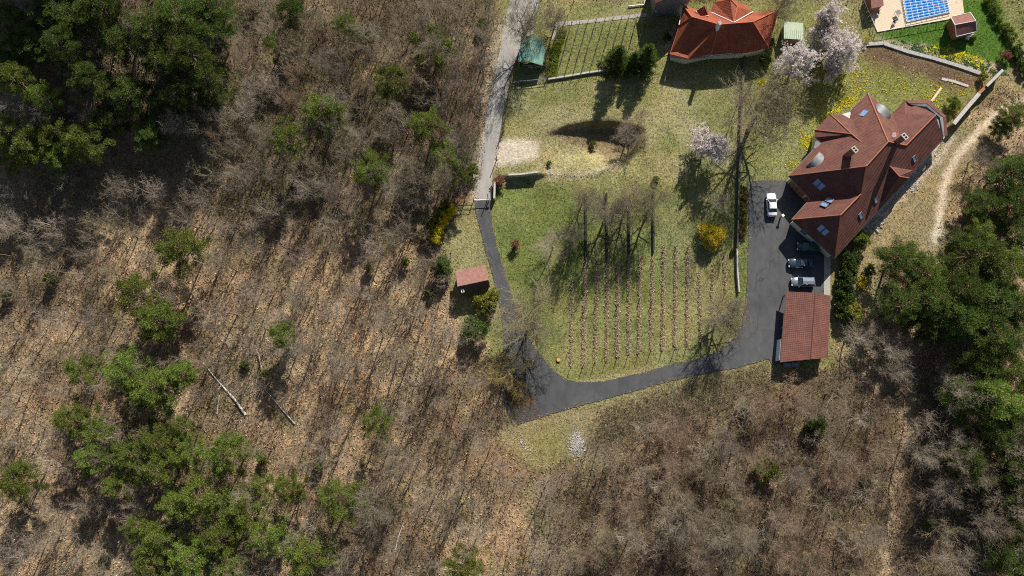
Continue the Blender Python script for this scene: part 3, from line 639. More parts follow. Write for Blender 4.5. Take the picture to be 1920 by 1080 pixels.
def brown_house():
    E = 3.3; root = thing('tiled_house', V3(1600, 320, 0), 'large rambling house with brown tiled roofs and skylights beside the asphalt yard', 'house')
    T = V3(1565, 484, E); Y = V3(*Z1(1365, 420), E); A = V3(*Z1(775, 60), E); I = V3(*Z1(160, 705), E); R4 = V3(*Z1(765, 630), 10.7)
    SE = Plane(T, Y, R4); NW = Plane(A, I, R4); h = lambda pl, a, b: pl.hit(*Z1(a, b))
    R1, R2, R3, R5, R6 = [h(SE, *q) for q in ((1305, 230), (1075, 468), (935, 440), (725, 845), (565, 1010))]
    Cc = V3(*Z1(965, 225), E); D0 = V3(*Z1(1070, 115), E+.1); J = V3(*Z1(330, 882), E); K = V3(*Z1(185, 1045), E)
    D1 = V3(*Z1(1235, 190), 4.2); Dm = V3(*Z1(1140, 158), E+.2)
    def roof(pts, th=.22):
        return pts
    faces = [[A, R3, R4, I], [A, Cc, R2, R3], [Cc, D0, Dm, D1, R1, R2], [R1, Y, T, R6, R5, R4, R3, R2], [I, R4, R5, J], [J, R5, R6, K], [K, R6, T]]
    for f in faces:
        c = Vector(sum((Vector(p) for p in f), Vector())/len(f)); rf = MB()
        # triangulate through bmesh fill on slab
        rf.slab(f, .18).build('roof', 'tile', root)
    wS = Plane(I, J, R5); wC = Plane(J, K, R6); wT = Plane(K, T, R6); NE = Plane(A, Cc, R3); DW = Plane(Cc, D0, R2)
    # projecting wing with its own hips
    ap = V3(*Z1(652, 380), 6.3); a = V3(*Z1(485, 225), E); b = V3(*Z1(366, 347), E); b2 = V3(*Z1(368, 405), E); c = V3(*Z1(470, 475), E+.05)
    q = h(NW, 728, 446)+Vector((0, 0, .05)); d = h(NW, 660, 270)+Vector((0, 0, .05)); e = V3(*Z1(575, 225), E+.3)
    for f in ([a, ap, b], [b, ap, c, b2], [c, ap, q], [a, e, d, q, ap]): MB().slab(f, .15).build('roof', 'tile', root)
    MB().slab([V3(*Z1(572, 226), E+.15), V3(*Z1(640, 206), E+.15), V3(*Z1(658, 272), E+1.0)], .12).build('flat_roof', 'zinc', root)
    MB().slab([V3(*Z1(372, 430), E+.15), V3(*Z1(470, 478), E+.35), V3(*Z1(355, 492), E+.05)], .12).build('flat_roof', 'zinc', root)
    # dormer on the path side
    S = h(SE, 948, 630); hz = S.z; U = V3(*Z1(1020, 710), hz-.2); e1 = V3(*Z1(1127, 662), E+.35); e2 = V3(*Z1(1096, 722), E+.35); e3 = V3(*Z1(1007, 822), E+.35); e4 = V3(*Z1(880, 930), E+.1)
    for f in ([S, e1, e2, U], [U, e2, e3], [S, U, e3, e4]): MB().slab(f, .15).build('dormer_roof', 'tile', root)
    MB().prism([(p.x, p.y) for p in (e1, e2, e3, e4, S)], -.4, E+.1).build('dormer_wall', 'cream', root)
    # tiled parapet and zinc gutter round the north terrace
    o = [Z1(1068, 113), Z1(1252, 113), Z1(1387, 240), Z1(1398, 390)]; i_ = [Z1(1098, 140), Z1(1240, 142), Z1(1366, 248), Z1(1378, 396)]; j_ = [Z1(1120, 152), Z1(1235, 165), Z1(1338, 250), Z1(1366, 402)]; k_ = [Z1(1150, 168), Z1(1225, 190), Z1(1303, 240), Z1(1358, 420)]
    for L, hh, mm, nm, h2 in ((o, E, 'tile', 'parapet_roof', E+.55), (i_, E+.5, 'zinc', 'gutter', E+.42), (j_, E+.15, 'conc', 'terrace_floor', E+.1)):
        nx_ = {'parapet_roof': i_, 'gutter': j_, 'terrace_floor': k_}[nm]
        for n in range(3): MB().slab([V3(*L[n], hh), V3(*L[n+1], hh), V3(*nx_[n+1], h2), V3(*nx_[n], h2)], .15).build(nm, mm, root)
    foot = [A, Cc, D0, V3(*o[1], E), V3(*o[2], E), V3(*o[3], E), T, K, J, I, V3(*Z1(352, 500), E), b2, b, a, e]
    wl, wp = walls(root, [(p.x, p.y) for p in foot], E-.1, .55)
    ridge_caps('ridge_tiles', root, [(A, R3), (R3, R4), (R3, R2), (R2, R1), (R4, I), (R4, R5), (R5, R6), (R6, K), (R6, T), (a, ap), (b, ap), (c, ap), (ap, q), (S, U), (U, e2)])
    for s in ((748, 218, NW, 1.5, 1.0), (1140, 570, SE, .75, 1.15), (838, 890, SE, .75, 1.15), (722, 1012, SE, .75, 1.15), (480, 897, wC, .8, 1.2), (440, 930, wC, .8, 1.2), (382, 757, wS, .8, 1.2), (415, 787, wS, .8, 1.2)):
        skylight(root, s[2], *Z1(s[0], s[1]), s[3], s[4])
    for q_ in ((1360+524/2.92, 330+285/2.92), (1360+548/2.92, 330+307/2.92)): skylight(root, wT, *q_, .8, 1.2)
    # barrel dormers clad in zinc
    for (x1, y1), (x2, y2), pl in (((838, 150), (950, 256), NE), ((300, 634), (398, 524), NW)):
        p, q2 = h(pl, x1, y1), h(pl, x2, y2); m_ = (p+q2)/2; u = (q2-p)/2; u.z = 0; n_ = Vector((pl.n.x, pl.n.y, 0)); tn = n_.length/pl.n.z; bk = -n_.normalized(); hgt = u.length*.72; mb = MB(); N = 14; pr = None; fr = []
        for k in range(N+1):
            s = -1+2*k/N; z = hgt*math.sqrt(max(0, 1-s*s)); f = m_+u*s+Vector((0, 0, z+.05))-bk*.12; g_ = m_+u*s+bk*(z/tn)+Vector((0, 0, z+.06))
            if pr: mb.poly([pr[0], f, g_, pr[1]])
            pr = (f, g_); fr.append(f)
        dm = mb.build('barrel_dormer', 'zinc', root, smooth=True)
        w_ = MB().poly([f+bk*.1 for f in fr]).build('window', 'glass', root); w_.parent = dm
    # chimneys
    for (bx, by), (tx, ty), pl in (((1000, 440), (1065, 398), NW), ((618, 540), (675, 500), NW)):
        bs = h(pl, bx, by) if bx < 900 else Vector(R2.lerp(R3, .45)); ht = 3.3; c_ = V3(*Z1(tx, ty), bs.z+ht); rz = R(38)
        ch = MB().box((c_.x, c_.y, bs.z+ht/2-.6), (.62, 1.0, ht+1.1), rz).build('chimney', 'brick', root)
        cp = MB(); m3 = Matrix.Rotation(rz, 3, 'Z')
        for dx, dy, sx, sy in ((-.3, 0, .18, 1.15), (.3, 0, .18, 1.15), (0, -.5, .42, .15), (0, .5, .42, .15), (0, 0, .42, .14)):
            v = m3 @ Vector((dx, dy, 0)); cp.box((c_.x+v.x, c_.y+v.y, c_.z), (sx, sy, .22), rz)
        cp.build('chimney_cap', 'conc', root).parent = ch
        MB().box((c_.x, c_.y, c_.z-.06), (.4, .85, .06), rz).build('flue', 'dark', root).parent = ch
    an = V3(*Z1(985, 385), 9.6); b_ = V3(*Z1(985, 385), 7.2); mb = MB().tube((an.x, an.y, 6.6), an, .025)
    for k in range(5): mb.tube((an.x-.35, an.y-.3+k*.16, an.z-.1), (an.x+.35, an.y-.25+k*.16, an.z-.1), .02, n=5)
    mb.tube((an.x, an.y-.4, an.z-.1), (an.x, an.y+.5, an.z-.1), .02, n=5); mb.build('aerial', 'chrome', root)
    # openings in the yard walls: garage doors, windows
    for (i0, i1), lst in (((9, 8), ((.25, 1.9, 2.1, 0, 'garage_door'), (.55, 1.9, 2.1, 0, 'garage_door'), (.85, .9, 2.0, 0, 'door'))), ((7, 6), ((.3, 1.3, 1.2, 1, 'window'), (.62, 1.3, 1.2, 1, 'window'))), ((6, 5), ((.2, 1.2, 1.2, 1, 'window'), (.45, 1.2, 1.2, 1, 'window'), (.7, 1.2, 1.2, 1, 'window')))):
        a_, b_ = wp[i0], wp[i1]; dr = (b_-a_).normalized(); rz = math.atan2(dr.y, dr.x); nn2 = Vector((dr.y, -dr.x))
        cc = sum(wp, Vector((0, 0)))/len(wp)
        if nn2.dot((a_+b_)/2-cc) < 0: nn2 = -nn2
        for t, ww, hh, zb, nm in lst:
            p = a_.lerp(b_, t)+nn2*.03; fr = MB().box((p.x, p.y, zb+hh/2), (ww+.2, .1, hh+.2), rz).build(nm, 'white', root)
            p = p+nn2*.04; MB().box((p.x, p.y, zb+hh/2), (ww, .1, hh), rz).build('pane' if nm == 'window' else 'panel', 'glass' if nm == 'window' else 'woodb', root).parent = fr
    # gutters
    g = MB()
    for p, q2 in ((I, J), (J, K), (K, T), (T, Y), (A, Cc), (I, A)): g.tube(p+Vector((0, 0, -.12)), q2+Vector((0, 0, -.12)), .07, n=6)
    g.build('gutter', 'zinc', root)
    return root
brown_house()
def Z3(a, b): return (1200+a/4.5, b/4.5)
def red_house():
    E = 3.3; RH = 7.0; root = thing('tiled_house', V3(1350, 60, 0), 'house with orange and dark red tiled roofs at the top edge beside a vineyard', 'house')
    v = lambda a, b, hh=E: V3(*Z3(a, b), hh)
    NWc = v(362, 43); W2 = v(328, 215, E+.2); SW = v(250, 455); S1 = v(410, 495); S2 = v(600, 452); SEc = v(1085, 402); NE = v(1172, 83); S3 = v(900, 442)
    r1 = v(437, 143, RH); r2 = v(668, 207, RH); r3 = v(952, 186, RH); n1 = v(470, 75, E+.2); n2 = v(615, 95, E+.3); n3 = v(765, 110, E+.3); n4 = v(962, 100, E+.3)
    for f, m_ in (([NWc, r1, W2], 'tile2'), ([W2, r1, r2, S2, S1, SW], 'tile2'), ([r2, r3, SEc, S3, S2], 'tile2'), ([r3, NE, SEc], 'tile2'), ([NWc, n1, n2, r2, r1], 'tile2'), ([n2, n3, n4, r3, r2], 'tile2'), ([n4, NE, r3], 'tile2')):
        MB().slab(f, .2).build('roof', m_, root)
    # square turret roof and little hipped dormer on the sunny side
    t0 = v(790, 190, RH-.1); t1 = v(602, 105, E+.7); t2 = v(622, 18, E+.7); t3 = v(700, -12, E+.7); t4 = v(760, -8, 6.6); tr = v(820, 55, 6.6); t5 = v(892, 40, E+.9); t6 = v(952, 100, E+.9)
    for f in ([t1, t0, tr, t4, t3, t2], [t0, t6, tr], [tr, t6, t5], [t4, tr, t5]): MB().slab(f, .2).build('turret_roof', 'tile2', root)
    MB().prism([(p.x, p.y) for p in (t1, t2, t3, t5, t6, t0)], -.3, E+.5).build('turret_wall', 'cream', root)
    d0 = v(542, 50, 6.6); d1 = v(470, 95, 5.0); d2 = v(516, 138, 5.3); d3 = v(578, 134, 5.3); d4 = v(578, 100, 5.0)
    for f in ([d0, d1, d2], [d0, d2, d3], [d0, d3, d4], [d0, d4, d1]): MB().slab(f, .15).build('dormer_roof', 'tile2', root)
    MB().prism([(p.x, p.y) for p in (d1, d2, d3, d4)], 3, 4.9).build('dormer_wall', 'white', root)
    ridge_caps('ridge_tiles', root, [(NWc, r1), (W2, r1), (r1, r2), (r2, r3), (r3, SEc), (r3, NE), (r2, S2), (t0, tr), (tr, t4), (d0, d2)], 'ridge2', .1)
    for ln in ([(t1, t0), (t0, t6)], [(d1, d2), (d2, d3)], [(NWc, W2)]): ridge_caps('valley_gutter', root, ln, 'white', .09)
    walls(root, [(p.x, p.y) for p in (NWc, W2, SW, S1, S2, S3, SEc, NE, n4, n2, n1)], E-.1, .5)
    pl = Plane(r1, r2, SW); c, m_ = on_roof(pl, *Z3(650, 240)); ch = MB().box(c+Vector((0, 0, .7)), (.45, .6, 2.4), .3).build('chimney', 'white', root)
    MB().box(c+Vector((0, 0, 1.95)), (.6, .75, .12), .3).build('chimney_cap', 'zinc', root).parent = ch
    # railed balcony along the shaded side and the terrace below
    a = v(430, 468, 2.9); b = v(520, 440, 2.9); c_ = v(600, 468, 2.9); d = v(860, 440, 2.9); bl = MB()
    for p, q in ((a, b), (b, c_), (c_, d)): bl.tube(p, q, .05, n=5); bl.tube(p+Vector((0, 0, -.5)), q+Vector((0, 0, -.5)), .03, n=5)
    bl.build('balcony_rail', 'white', root)
    MB().slab([v(258, 462, 2.2), v(420, 497, 2.2), v(600, 462, 2.2), v(860, 440, 2.2), v(860, 455, 2.2), v(600, 480, 2.2), v(420, 505, 2.2), v(255, 485, 2.2)], .25).build('balcony_floor', 'conc', root)
    for k in range(4):
        p = v(300+k*190, 455-(k > 1)*8, 0); MB().box((p.x, p.y+1.2, 1.6), (1.1, .12, 1.3)).build('window', 'glass', root)
red_house()
def carport():
    root = thing('carport', V3(1510, 610, 0), 'low tiled carport at the foot of the yard below the silver car', 'carport'); E = 2.5
    q = lambda a, b, hh: V3(1360+a/2.92, 330+b/2.92, hh)
    NW = q(333, 632, E); NE = q(576, 655, E); SE = q(561, 996, E); SW = q(302, 1020, E); rn = q(493, 640, 3.5); rs = q(469, 1003, 3.5)
    MB().slab([NW, rn, rs, SW], .14).build('roof', 'tile3', root); MB().slab([rn, NE, SE, rs], .14).build('roof', 'tile3', root)
    ridge_caps('ridge_tiles', root, [(rn, rs)], 'tile3', .07)
    for a, b in ((NW, SW), (NE, SE)): MB().tube(a+Vector((0, 0, -.12)), b+Vector((0, 0, -.12)), .07, n=6).build('gutter', 'zinc', root)
    for a in (NW, NE, SE, SW, NW.lerp(SW, .5), NE.lerp(SE, .5)):
        c = (NW+NE+SE+SW)/4; p = a.lerp(c, .08); MB().box((p.x, p.y, 1.1), (.16, .16, 2.7)).build('post', 'woodb', root)
    p, s = NE.lerp((NW+SW)/2, .08), SE.lerp((NW+SW)/2, .08); MB().prism([(p.x, p.y), (s.x, s.y), (s.x-.2, s.y), (p.x-.2, p.y)], -.3, E-.1).build('wall', 'cream', root)
    p, s = SW.lerp(NW, .05), SE.lerp(NE, .03); MB().prism([(p.x+.4, p.y), (s.x-.2, s.y), (s.x-.2, s.y+.2), (p.x+.4, p.y+.2)], -.3, E-.1).build('wall', 'cream', root)
    p, s = SW.lerp(NW, .03), SW.lerp(NW, .33); MB().prism([(p.x-.15, p.y), (s.x-.15, s.y), (s.x-.05, s.y), (p.x-.05, p.y)], -.3, 2.2).build('side_panel', 'white', root)
carport()
def tub(px, py, label, m='concd'):
    c = GV(px, py); r = thing('trough', c, label, 'trough')
    mb = MB()
    for dx, dy, sx, sy in ((0, .35, 1.3, .08), (0, -.35, 1.3, .08), (.62, 0, .08, .62), (-.62, 0, .08, .62)): mb.box((c.x+dx, c.y+dy, c.z+.3), (sx, sy, .6))
    mb.box((c.x, c.y, c.z+.06), (1.2, .6, .1)); mb.build('body', m, r); MB().box((c.x, c.y, c.z+.45), (1.16, .6, .05)).build('water', 'glass', r)
tub(1475, 685, 'left one of the two grey troughs behind the carport'); tub(1490, 684, 'right one of the two grey troughs behind the carport')
def hut():
    q = lambda a, b, hh: V3(780+a/3.375, 360+b/3.375, hh)
    root = thing('hut', V3(885, 530, 0), 'small hut with pink felt roof beside the bend of the drive', 'hut')
    NW = q(250, 500, 2.5); NE = q(438, 460, 2.5); rE = q(459, 556, 3.9); rW = q(262, 598, 3.9); SEe = q(469, 603, 2.1); SWe = q(283, 650, 2.1)
    MB().slab([NW, NE, rE, rW], .12).build('roof', 'bitpink', root); MB().slab([rW, rE, SEe, SWe], .12).build('roof', 'bitshade', root)  # south slope's shade is put into its darker felt colour
    walls(root, [(p.x, p.y) for p in (NW, NE, SEe, SWe)], 2.0, .25, 'woodb')
    for a, b, c in ((NW, rW, SWe), (NE, rE, SEe)):
        cc = (NW+NE+SEe+SWe)/4; f = lambda p: p.lerp(Vector((cc.x, cc.y, p.z)), .06)+Vector((0, 0, -.15)); MB().poly([f(a), f(b), f(c)]).build('gable', 'woodb', root)
    c = q(296, 628, 2.7); ch = MB().box((c.x, c.y, 2.6), (.55, .55, 1.4), .2).build('chimney', 'white', root)
    MB().box((c.x+.05, c.y-.03, 3.31), (.28, .28, .06), .2).build('flue', 'dark', root).parent = ch
hut()
def tin_shed():
    q = lambda a, b, hh: V3(900+a/4.5, b/4.5, hh)
    root = thing('shed', V3(997, 100, 0), 'open shed under a rough green tin roof beside the upper road', 'shed')
    a = q(352, 300, 2.7); b = q(445, 306, 3.1); c = q(520, 318, 2.5); d = q(552, 432, 2.4); e = q(526, 553, 2.2); f = q(415, 520, 2.9); g = q(320, 520, 2.5)
    MB().slab([a, b, f, g], .06).build('roof', 'tin', root); MB().slab([b, c, d, e, f], .06).build('roof', 'tin', root)
    ct = (a+c+e+g)/4
    for p in (a, c, e, g): r = p.lerp(ct, .08); MB().box((r.x, r.y, 1), (.14, .14, 2.6)).build('post', 'wood', root)
    def pr(p, s, o): MB().prism([(p.x, p.y), (s.x, s.y), (s.x+o[0], s.y+o[1]), (p.x+o[0], p.y+o[1])], -.2, 2.2).build('wall', 'woodb', root)
    pr(a.lerp(ct, .1), g.lerp(ct, .1), (.08, 0)); pr(a.lerp(ct, .1), c.lerp(ct, .1), (0, -.08)); pr(c.lerp(ct, .1), e.lerp(ct, .1), (-.08, 0))
    mb = MB(); gg = random.Random(3)
    for k in range(34):
        x = g.x+.7+gg.random()*4; y = e.y+.5+gg.random()*.8; mb.tube((x, y, .15+.22*(k % 4)), (x+gg.uniform(.6, 1.2), y+gg.uniform(-.15, .15), .15+.22*(k % 4)), .1, n=6)
    tag(mb.build('log_pile', 'wood'), 'stack of split logs under the green tin roof', 'firewood')
tin_shed()
def small_shed():
    root = thing('shed', V3(1488, 60, 0), 'small shed with pale green metal roof behind the blossom trees', 'shed'); v = lambda a, b, h: V3(*Z3(a, b), h)
    a, b, c, d = v(1214, 181, 2.7), v(1376, 195, 2.7), v(1380, 333, 2.3), v(1215, 325, 2.3)
    MB().slab([a, b, c, d], .06).build('roof', 'tinp', root); walls(root, [(p.x, p.y) for p in (a, b, c, d)], 2.25, .3, 'wood')
    p = d.lerp(c, .35); f = MB().box((p.x, p.y+.28, 1), (.9, .06, 1.9)).build('door', 'woodb', root)
    mb = MB(); [mb.box((a.lerp(b, k/9).lerp(d.lerp(c, k/9), .5).x, (a.y+d.y)/2, 2.54), (.04, (a-d).length*.98, .03), -.03) for k in range(1, 9)]; mb.build('roof_rib', 'tinp', root)
small_shed()
Z4 = lambda a, b: (1560+a/4.5, b/4.5)
def cabins():
    v = lambda a, b, h: V3(*Z4(a, b), h)
    root = thing('cabin', V3(1805, 55, 0), 'small cabin with brown shingle roof and white trim on the vivid lawn', 'cabin')
    a, b, r2, r1, c, d = v(1000, 143, 2.3), v(1166, 106, 2.3), v(1212, 176, 3.3), v(1036, 210, 3.3), v(1222, 268, 2.1), v(1047, 310, 2.1)
    MB().slab([a, b, r2, r1], .1).build('roof', 'shin', root); MB().slab([r1, r2, c, d], .1).build('roof', 'shin', root)
    walls(root, [(p.x, p.y) for p in (a, b, c, d)], 2.1, .25, 'woodb')
    for p, q, s in ((a, r1, d), (b, r2, c)):
        ct = (a+b+c+d)/4; MB().poly([x.lerp(Vector((ct.x, ct.y, x.z)), .07)+Vector((0, 0, -.12)) for x in (p, q, s)]).build('gable', 'woodb', root)
    ridge_caps('roof_trim', root, [(a, r1), (r1, d), (b, r2), (r2, c), (r1, r2), (d, c), (a, b)], 'white', .06)
    for t in (.35, .7): p = d.lerp(c, t); MB().box((p.x, p.y+.22, 1.2), (.6, .07, .7)).build('window', 'glass', root)
    p = v(1155, 305, .4); be = thing('bench', (p.x, p.y-.3, 0), 'white garden bench beside the shingled cabin', 'bench')
    MB().box((p.x, p.y-.3, .45), (1.2, .4, .06), .25).build('seat', 'white', be); MB().box((p.x, p.y-.1, .75), (1.2, .05, .4), .25).build('backrest', 'white', be)
    for s in (-.5, .5): MB().box((p.x+s, p.y-.3+s*.25, .22), (.07, .36, .44), .25).build('leg', 'white', be)
    root = thing('cabin', V3(1640, 5, 0), 'brown cabin with flat ribbed roof on the pool deck, cut by the top edge', 'cabin')
    a, b, c, d = v(315, -110, 2.5), v(425, -120, 2.5), v(436, 48, 2.3), v(335, 72, 2.3)
    MB().slab([a, b, c, d], .1).build('roof', 'shin', root); walls(root, [(p.x, p.y) for p in (a, b, c, d)], 2.25, .15, 'woodb')
    p = d.lerp(c, .5); MB().box((p.x, p.y+.12, 1.1), (.8, .07, 1.9), .2).build('door', 'woodr', root)
M['netw'] = mat('weathered_dark_wall', (.06, .06, .058), (.11, .105, .10), 3, bump=.3)
M['shin'] = mat('brown_shingle', (.17, .075, .06), (.25, .12, .10), 3, bump=.2)
cabins()
def pool():
    v = lambda a, b, h: V3(*Z4(a, b), h)
    D = [v(262, -20, .25), v(384, 268, .25), v(985, 160, .25), v(1116, 108, .25), v(1096, -60, .25), v(262, -160, .25)]
    tag(MB().prism([(p.x, p.y) for p in D], -.8, .22).build('pool_deck', 'deck'), kind='structure')
    W = [v(560, -200, .3), v(630, 187, .3), v(992, 106, .3), v(930, -200, .3)]
    root = thing('swimming_pool', V3(1740, 15, .22), 'swimming pool of blue water under a white gridded cover', 'pool')
    MB().prism([(p.x, p.y) for p in W], .15, .3).build('water', 'water', root)
    e = MB(); [e.tube(W[i], W[(i+1) % 4], .12, n=6) for i in range(4)]; e.build('edge', 'white', root)
    g = MB(); hgt = .85
    for k in range(9):
        a = W[0].lerp(W[3], k/8); b = W[1].lerp(W[2], k/8); pr = None
        g.tube(a+Vector((0, 0, .5)), b+Vector((0, 0, .5)), .04, n=5)
    for k in range(17):
        a = W[0].lerp(W[1], k/16); b = W[3].lerp(W[2], k/16); g.tube(a+Vector((0, 0, .5)), b+Vector((0, 0, .5)), .045, n=5)
        g.tube(a, a+Vector((0, 0, .5)), .03, n=4); g.tube(b, b+Vector((0, 0, .5)), .03, n=4)
    g.build('cover_frame', 'white', root)
    r = MB()
    L = [v(262, -20, 1.1), v(384, 268, 1.1), v(985, 160, 1.1)]
    fr = thing('railing', L[1]-Vector((0, 0, .9)), 'white low railing along the edge of the pool deck', 'railing')
    for a, b in zip(L[:-1], L[1:]):
        r.tube(a, b, .05, n=5)
        for k in range(9): p = a.lerp(b, k/8); MB().tube((p.x, p.y, -.2), p, .05, n=6).build('post', 'white', fr)
    r.build('rail', 'white', fr)
    for i, (a, b, l) in enumerate(((385, 115, 'grey garden chair beside the brown cabin on the pool deck'), (520, 195, 'lone blue and grey chair near the corner of the pool'), (545, 120, 'grey table among the chairs left of the pool'))):
        c = v(a, b, .22); ch = thing('chair' if i < 2 else 'table', c, l, 'chair' if i < 2 else 'table')
        s = .55 if i < 2 else .9
        MB().box((c.x, c.y, c.z+(.45 if i < 2 else .72)), (s, s, .06), .4).build('seat' if i < 2 else 'tabletop', 'concd' if i else 'zinc', ch)
        if i < 2: MB().box((c.x-.05, c.y+.27, c.z+.75), (s, .06, .55), .4).build('backrest', 'zinc', ch)
        for sx in (-1, 1):
            for sy in (-1, 1): MB().box((c.x+sx*s*.38, c.y+sy*s*.38, c.z+.22), (.05, .05, .44)).build('leg', 'zinc', ch)
pool()
def top_building():
    Zt = lambda a, b, h: V3(1130+a/9, b/9, h)
    root = thing('outbuilding', V3(1255, -5, 0), 'dark roofed building cut by the top edge above the striped steps', 'building')
    a, b, c, d = Zt(890, 60, 5), Zt(1500, 20, 5), Zt(1480, -420, 5), Zt(820, -420, 5); e = (a+b)/2+Vector((0, 0, 2.6)); f = (c+d)/2+Vector((0, 0, 2.6))
    MB().slab([a, e, f, d], .2).build('roof', 'tile', root); MB().slab([e, b, c, f], .2).build('roof', 'tile', root)
    walls(root, [(p.x, p.y) for p in (a, b, c, d)], 4.9, .3, 'concd'); MB().poly([a+Vector((.3, .3, -.1)), b+Vector((-.3, .3, -.1)), e+Vector((0, .3, -.1))]).build('gable', 'concd', root)
    st = thing('steps', GV(1253, 20), 'flight of grey slatted garden steps in the shade of the top building', 'steps')
    A = [GV(1228, 16), GV(1278, 8)]; B_ = [GV(1226, 31), GV(1280, 22)]
    for k in range(13):
        p = A[0].lerp(A[1], k/13); q = B_[0].lerp(B_[1], k/13); m_ = (p+q)/2; MB().box((m_.x, m_.y, m_.z+.12), (.24, (q-p).length, .14), .05).build('tread', 'conc', st)
    k = MB().path([GV(1178, 13)+Vector((0, 0, .25)), GV(1208, 10)+Vector((0, 0, .25)), GV(1211, -12)+Vector((0, 0, .25))], .13, 6); tag(k.build('kerb', 'white'), 'white angled kerb on the grass beside the top path', 'kerb')
    p = GV(1227, 29); lp = thing('garden_lamp', p, 'white globe lamp on a post at the end of the paved path', 'lamp')
    MB().tube(p, p+Vector((0, 0, 1.4)), .04).build('pole', 'black', lp)
    g = MB(); c_ = p+Vector((0, 0, 1.5))
    for i in range(6): g.tube(c_+Vector((0, 0, -.15+.05*i)), c_+Vector((0, 0, -.1+.05*i)), .15*math.sin(math.pi*(i+.3)/6.6), .15*math.sin(math.pi*(i+1.3)/6.6), 10)
    g.build('globe', 'lamp', lp)
top_building()
# ---------------------------------------------------------------- walls and fences
def wall_run(name, pts, wid, hh, m, label, cat='wall', cap=None, capm='white'):
    g = [GV(*p) for p in pts]; root = thing(name, g[0], label, cat); mb = MB(); cb = MB()
    for a, b in zip(g[:-1], g[1:]):
        d = (b-a); n = max(1, int(d.length/1.5)); rz = math.atan2(d.y, d.x)
        for k in range(n):
            p = a.lerp(b, k/n); q = a.lerp(b, (k+1)/n); mid = (p+q)/2; z = float(terr(mid.x, mid.y)); L = (q-p).length
            mb.box((mid.x, mid.y, z+hh/2-.2), (L+.02*(k % 2), wid-.004*(k % 2), hh+.4), rz)
            if cap: cb.box((mid.x, mid.y, z+hh+.045), (L+.02*(k % 2), cap+.004*(k % 2), .09), rz)
    mb.build('wall', m, root, bevel=0); 
    if cap: cb.build('coping', capm, root)
    return root
wall_run('garden_wall', [(1777, 240), (1800, 212), (1824, 184)], .3, 2.0, 'brick', 'tall wall with white coping running from the brown house to the path', cap=.7, capm='conc')
wall_run('garden_wall', [(1824, 184), (1838, 170)], .25, 1.7, 'woodr', 'short reddish section of wall between the white coped sections', cap=.5, capm='woodr')
wall_run('garden_wall', [(1838, 170), (1868, 140)], .3, 2.0, 'brick', 'white topped wall end nearest the rockery', cap=.5, capm='conc')
wall_run('retaining_wall', [(1395, 98), (1391, 160), (1388, 220), (1385, 300), (1383, 345)], .3, .9, 'netw', 'long dark boundary wall between the meadow and the brown house garden')
wall_run('retaining_wall', [(1383, 345), (1382, 410), (1380, 465)], .28, 1.0, 'netw', 'dark boundary wall beside the flowering hedge of the yard')
wall_run('retaining_wall', [(1380, 466), (1381, 510), (1384, 548)], .25, .8, 'conc', 'low grey boundary wall on the grass edge left of the asphalt yard')
wall_run('retaining_wall', [(953, 330), (975, 330), (1008, 325)], .32, .9, 'conc', 'low pale wall on the grassy bank beside the sandy parking spot')
wall_run('retaining_wall', [(1027, 150), (1060, 145), (1100, 138), (1145, 132), (1195, 127)], .3, .5, 'conc', 'low retaining wall along the foot of the upper vineyard')
wall_run('stone_wall', [(1604, 85), (1655, 82), (1702, 98), (1749, 110), (1795, 124), (1838, 139)], .7, .3, 'stone', 'low grey stone wall curving above the bare soil')
wall_run('stone_edging', [(1765, 148), (1785, 152), (1815, 162)], .5, .12, 'conc', 'short pale curve of edging stones in the bare soil', 'edging')
def fence(pts, label, hh=1.3, rails=2, r=.025, pr=.06, m='wood', wire='zinc', step=2.5, cat='fence', group=None):
    g = [GV(*p) for p in pts]; root = thing('fence', g[0], label, cat, group); rl = MB()
    for a, b in zip(g[:-1], g[1:]):
        n = max(1, round((b-a).length/step)); P_ = [a.lerp(b, k/n) for k in range(n+1)]
        for p in P_: p.z = float(terr(p.x, p.y))
        for p in P_[(0 if a is g[0] else 1):]: MB().tube(p+Vector((0, 0, -.2)), p+Vector((0, 0, hh)), pr, n=6).build('post', m, root)
        for p, q in zip(P_[:-1], P_[1:]):
            for k in range(rails): z = hh*(k+1)/rails-.06; rl.tube(p+Vector((0, 0, z)), q+Vector((0, 0, z)), r, n=4)
    rl.build('rails', wire, root); return root
fence([(985, 78), (965, 125), (958, 155), (950, 200), (944, 248)], 'dark wire fence along the right side of the upper road', 1.5, 4, .02, .06, 'concd', 'net')
fence([(961, 157), (1000, 154), (1024, 151)], 'low dark rail fence below the green tin shed', 1.0, 2, .05, .06, 'concd', 'concd')
fence([(1026, 148), (1021, 118), (1030, 90), (1040, 75)], 'wire fence left of the bright green hedge strip', 1.2, 3, .02, .05, 'wood', 'net')
fence([(1590, 0), (1612, 35), (1632, 62)], 'thin wire fence left of the pool deck', 1.4, 3, .015, .05, 'wood', 'net')
fence([(1245, 155), (1253, 110)], 'short wire fence below the orange roofed house', 1.1, 3, .02, .04, 'conc', 'zinc')
fence([(852, 378), (872, 377), (888, 377)], 'dark post and rail fence ending at the gate pipe', 2.0, 3, .05, .08, 'woodr', 'woodr', 1.6)
a, b = GV(889, 378), GV(916, 378)
gt = thing('gate_barrier', b, 'pale pipe barrier closing the drive beside the rail fence', 'barrier')
MB().tube(b+Vector((0, 0, -.1)), b+Vector((0, 0, 1.3)), .1).build('post', 'conc', gt); MB().tube(a+Vector((0, 0, 1.05)), b+Vector((.2, 0, 1.1)), .07).build('arm', 'white', gt); MB().box(b+Vector((.3, 0, 1.1)), (.35, .25, .25)).build('counterweight', 'concd', gt)
wall_run('gate_wall', [(928, 345), (927, 376)], .35, 1.5, 'conc', 'short upright wall right of the barrier')
